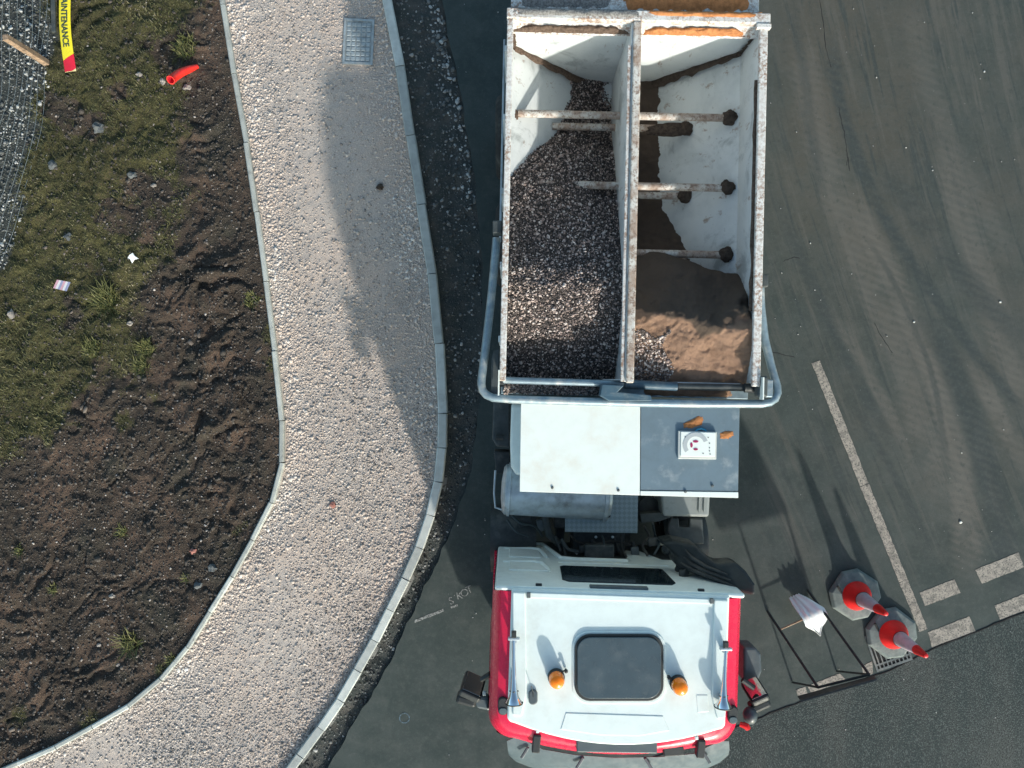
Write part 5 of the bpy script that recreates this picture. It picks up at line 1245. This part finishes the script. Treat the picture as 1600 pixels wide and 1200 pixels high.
# ================================================================== odds and ends on the bank
pp = [at(267, 125, .27), at(273, 120, .20), at(284, 113, .15), at(296, 108, .11), at(309, 103.5, .06)]
pr = root('duct_pipe', at(285, 113, .0), 'short bent red plastic pipe poking out of the grass', 'pipe')
MB().tube(pp, [.056, .055, .053, .046, .028], 18, caps=(False, True)).build('pipe_wall', MT['pipe_red'], pr, smooth=True)
MB().tube([pp[0], pp[0].lerp(pp[1], .9)], [.044, .040], 18, caps=(False, True)).build('pipe_bore', MT['strip_red'], pr, smooth=True)
d0 = (pp[0] - pp[1]).normalized()
MB().lathe([(.056, 0), (.058, .004), (.044, .004), (.044, -.01)], pp[0], d0, 18, caps=(False, False)).build('pipe_lip', MT['pipe_red'], pr, smooth=True)

def ground_z(px, py): p = at(px, py); return float(soil_z(np.array([p.x]), np.array([p.y]))[0])
def rock(px, py, rad, mat, seed, label, group='loose stones on the bank', name='rock', zf=None):
    z = ground_z(px, py) if zf is None else zf; p = at(px, py, z)
    o = MB().blob((p.x, p.y, p.z + rad[2] * .05), tuple(q * .85 for q in rad), .55, 5, 2, seed).build(name, MT[mat]); return tag(o, label, 'rock', group)
rock(155, 200, (.10, .085, .08), 'rock_grey', 1.1, 'largest dark grey rock in the grass above the wrapper')
rock(218, 117, (.05, .04, .04), 'rock_pale', 2.2, 'small pale stone in the grass left of the red pipe')
rock(207, 274, (.075, .06, .06), 'rock_grey', 3.3, 'grey rock beside the bare pink earth patch')
rock(108, 370, (.075, .06, .04), 'rock_grey', 4.4, 'flat grey stone in grass between fence and white scrap')
rock(254, 127, (.045, .055, .03), 'rock_pale', 5.5, 'pale stone at the open end of the red pipe')
rock(294, 137, (.075, .05, .04), 'rock_pale', 6.6, 'pale brown stone just below the red pipe')
rock(203, 505, (.05, .04, .035), 'rock_pale', 7.7, 'pale stone below the yellow-green grass tuft')
rock(175, 931, (.05, .035, .035), 'rock_pale', 8.8, 'whitish stone lying alone in the dark lower soil')
rock(302, 861, (.06, .05, .045), 'brick_red', 9.9, 'pinkish brick lump in the dark soil')
rock(310, 914, (.07, .06, .06), 'rock_grey', 10.1, 'dark rounded stone in soil near the curved edging')
rock(332, 887, (.08, .06, .05), 'rock_grey', 11.2, 'dark stone in the soil beside the mossy edging')
rock(155, 1008, (.04, .03, .025), 'rock_pale', 12.3, 'small pinkish stone by the lower grass clump')
rock(185, 1038, (.04, .035, .03), 'rock_pale', 13.4, 'pale pebble below the lower grass clump')
rock(18, 492, (.05, .07, .04), 'rock_pale', 14.5, 'pale stone in grass at the left edge of the frame')
rock(82, 258, (.085, .07, .05), 'rock_grey', 15.6, 'rough grey lump in grass just right of the fence')
rock(240, 290, (.05, .03, .025), 'rock_pale', 16.7, 'small stone on the bare pink earth patch')
rock(520, 789, (.045, .05, .025), 'brick_red', 17.8, 'red brick fragment on the pale gravel path', 'loose stones on the path', 'brick_fragment', .03)
rock(594, 292, (.055, .05, .03), 'mud', 18.9, 'dark clod lying on the path near the kerb', 'loose stones on the path', 'clod', .03)
rock(1501, 816, (.026, .022, .018), 'loose_white', 19.1, 'largest white stone lying on the tyre-marked tarmac', 'loose stones on the road', 'stone', .005)
rock(1428, 503, (.014, .016, .012), 'loose_white', 20.2, 'white stone on tarmac beside the dark tyre track', 'loose stones on the road', 'stone', .005)
rock(1563, 472, (.017, .015, .012), 'loose_white', 21.3, 'small white stone on the tarmac near the right edge', 'loose stones on the road', 'stone', .005)
rock(1538, 112, (.013, .014, .012), 'loose_white', 22.4, 'tiny white stone on the tarmac near the top right', 'loose stones on the road', 'stone', .005)

# white scrap and wrapper
z = ground_z(206, 403) + .05
o = MB().slab([at(200, 403, z), at(204, 405, z + .01), at(207, 411, z), at(210, 406, z + .01), at(217, 404, z + .02), at(211, 400, z + .02), at(208, 395, z + .02), at(203, 398, z + .02)][::-1], .012).build('plastic_scrap', MT['cloth_white'])
tag(o, 'torn white plastic scrap lying in the grass', 'litter')
z = ground_z(97, 446) + .06
wr = root('sweet_wrapper', at(97, 446, z - .05), 'pink and white striped wrapper lying on the grass', 'wrapper')
A, B, C_, D = at(89, 437, z + .02), at(110, 441, z), at(104, 455, z + .015), at(83, 450, z + .03)
for k in range(6):
    m = MB().slab([A.lerp(B, k / 6), A.lerp(B, (k + .985) / 6), D.lerp(C_, (k + .985) / 6), D.lerp(C_, k / 6)][::-1], .006)
    m.build('printed_stripe', MT[('wrapper_pink', 'wrapper_white', 'wrapper_blue')[k % 3]], wr)

# grass tufts that stand out
def tuft(px, py, r, n, h, label, mat='tuft_blade', name='grass_tuft'):
    z = ground_z(px, py); c = at(px, py, z); rr = r * np.sqrt(rng.random(n)); a = rng.uniform(0, 6.283, n)
    o = blades(name, c.x + rr * np.cos(a), c.y + rr * np.sin(a), np.full(n, z - .01), rng.uniform(.5, 1.1, n) * h, rng.uniform(.3, 1.4, n), MT[mat], np.clip(rng.normal(.55, .25, n), 0, 1), .005)
    tag(o, label, 'grass tuft', 'grass tufts on the bank')
tuft(168, 468, .14, 420, .17, 'large yellow-green grass tuft below the white plastic scrap')
tuft(230, 545, .10, 190, .12, 'loose green tuft where grass meets bare soil')
tuft(222, 572, .10, 170, .10, 'small leafy tuft just below another tuft at the soil edge')
tuft(205, 1005, .12, 120, .18, 'thin straggling grass clump alone in the dark lower soil')
tuft(190, 830, .07, 90, .08, 'tiny green tuft in the middle of the ploughed soil')
tuft(292, 903, .05, 70, .07, 'tiny bright tuft in soil near the curved edging')
tuft(145, 545, .12, 200, .10, 'green tuft in the grass left of the dug soil')
tuft(290, 75, .14, 240, .11, 'green tuft in grass above the red pipe')
tuft(30, 860, .06, 70, .08, 'sparse tuft in dark soil at the left edge')
tuft(85, 920, .06, 70, .07, 'low green tuft in dark soil left of the whitish stone')
tuft(268, 1032, .06, 80, .07, 'mossy tuft against the curved edging low on the bank')
tuft(395, 470, .10, 140, .09, 'green tuft beside the straight part of the path edging')
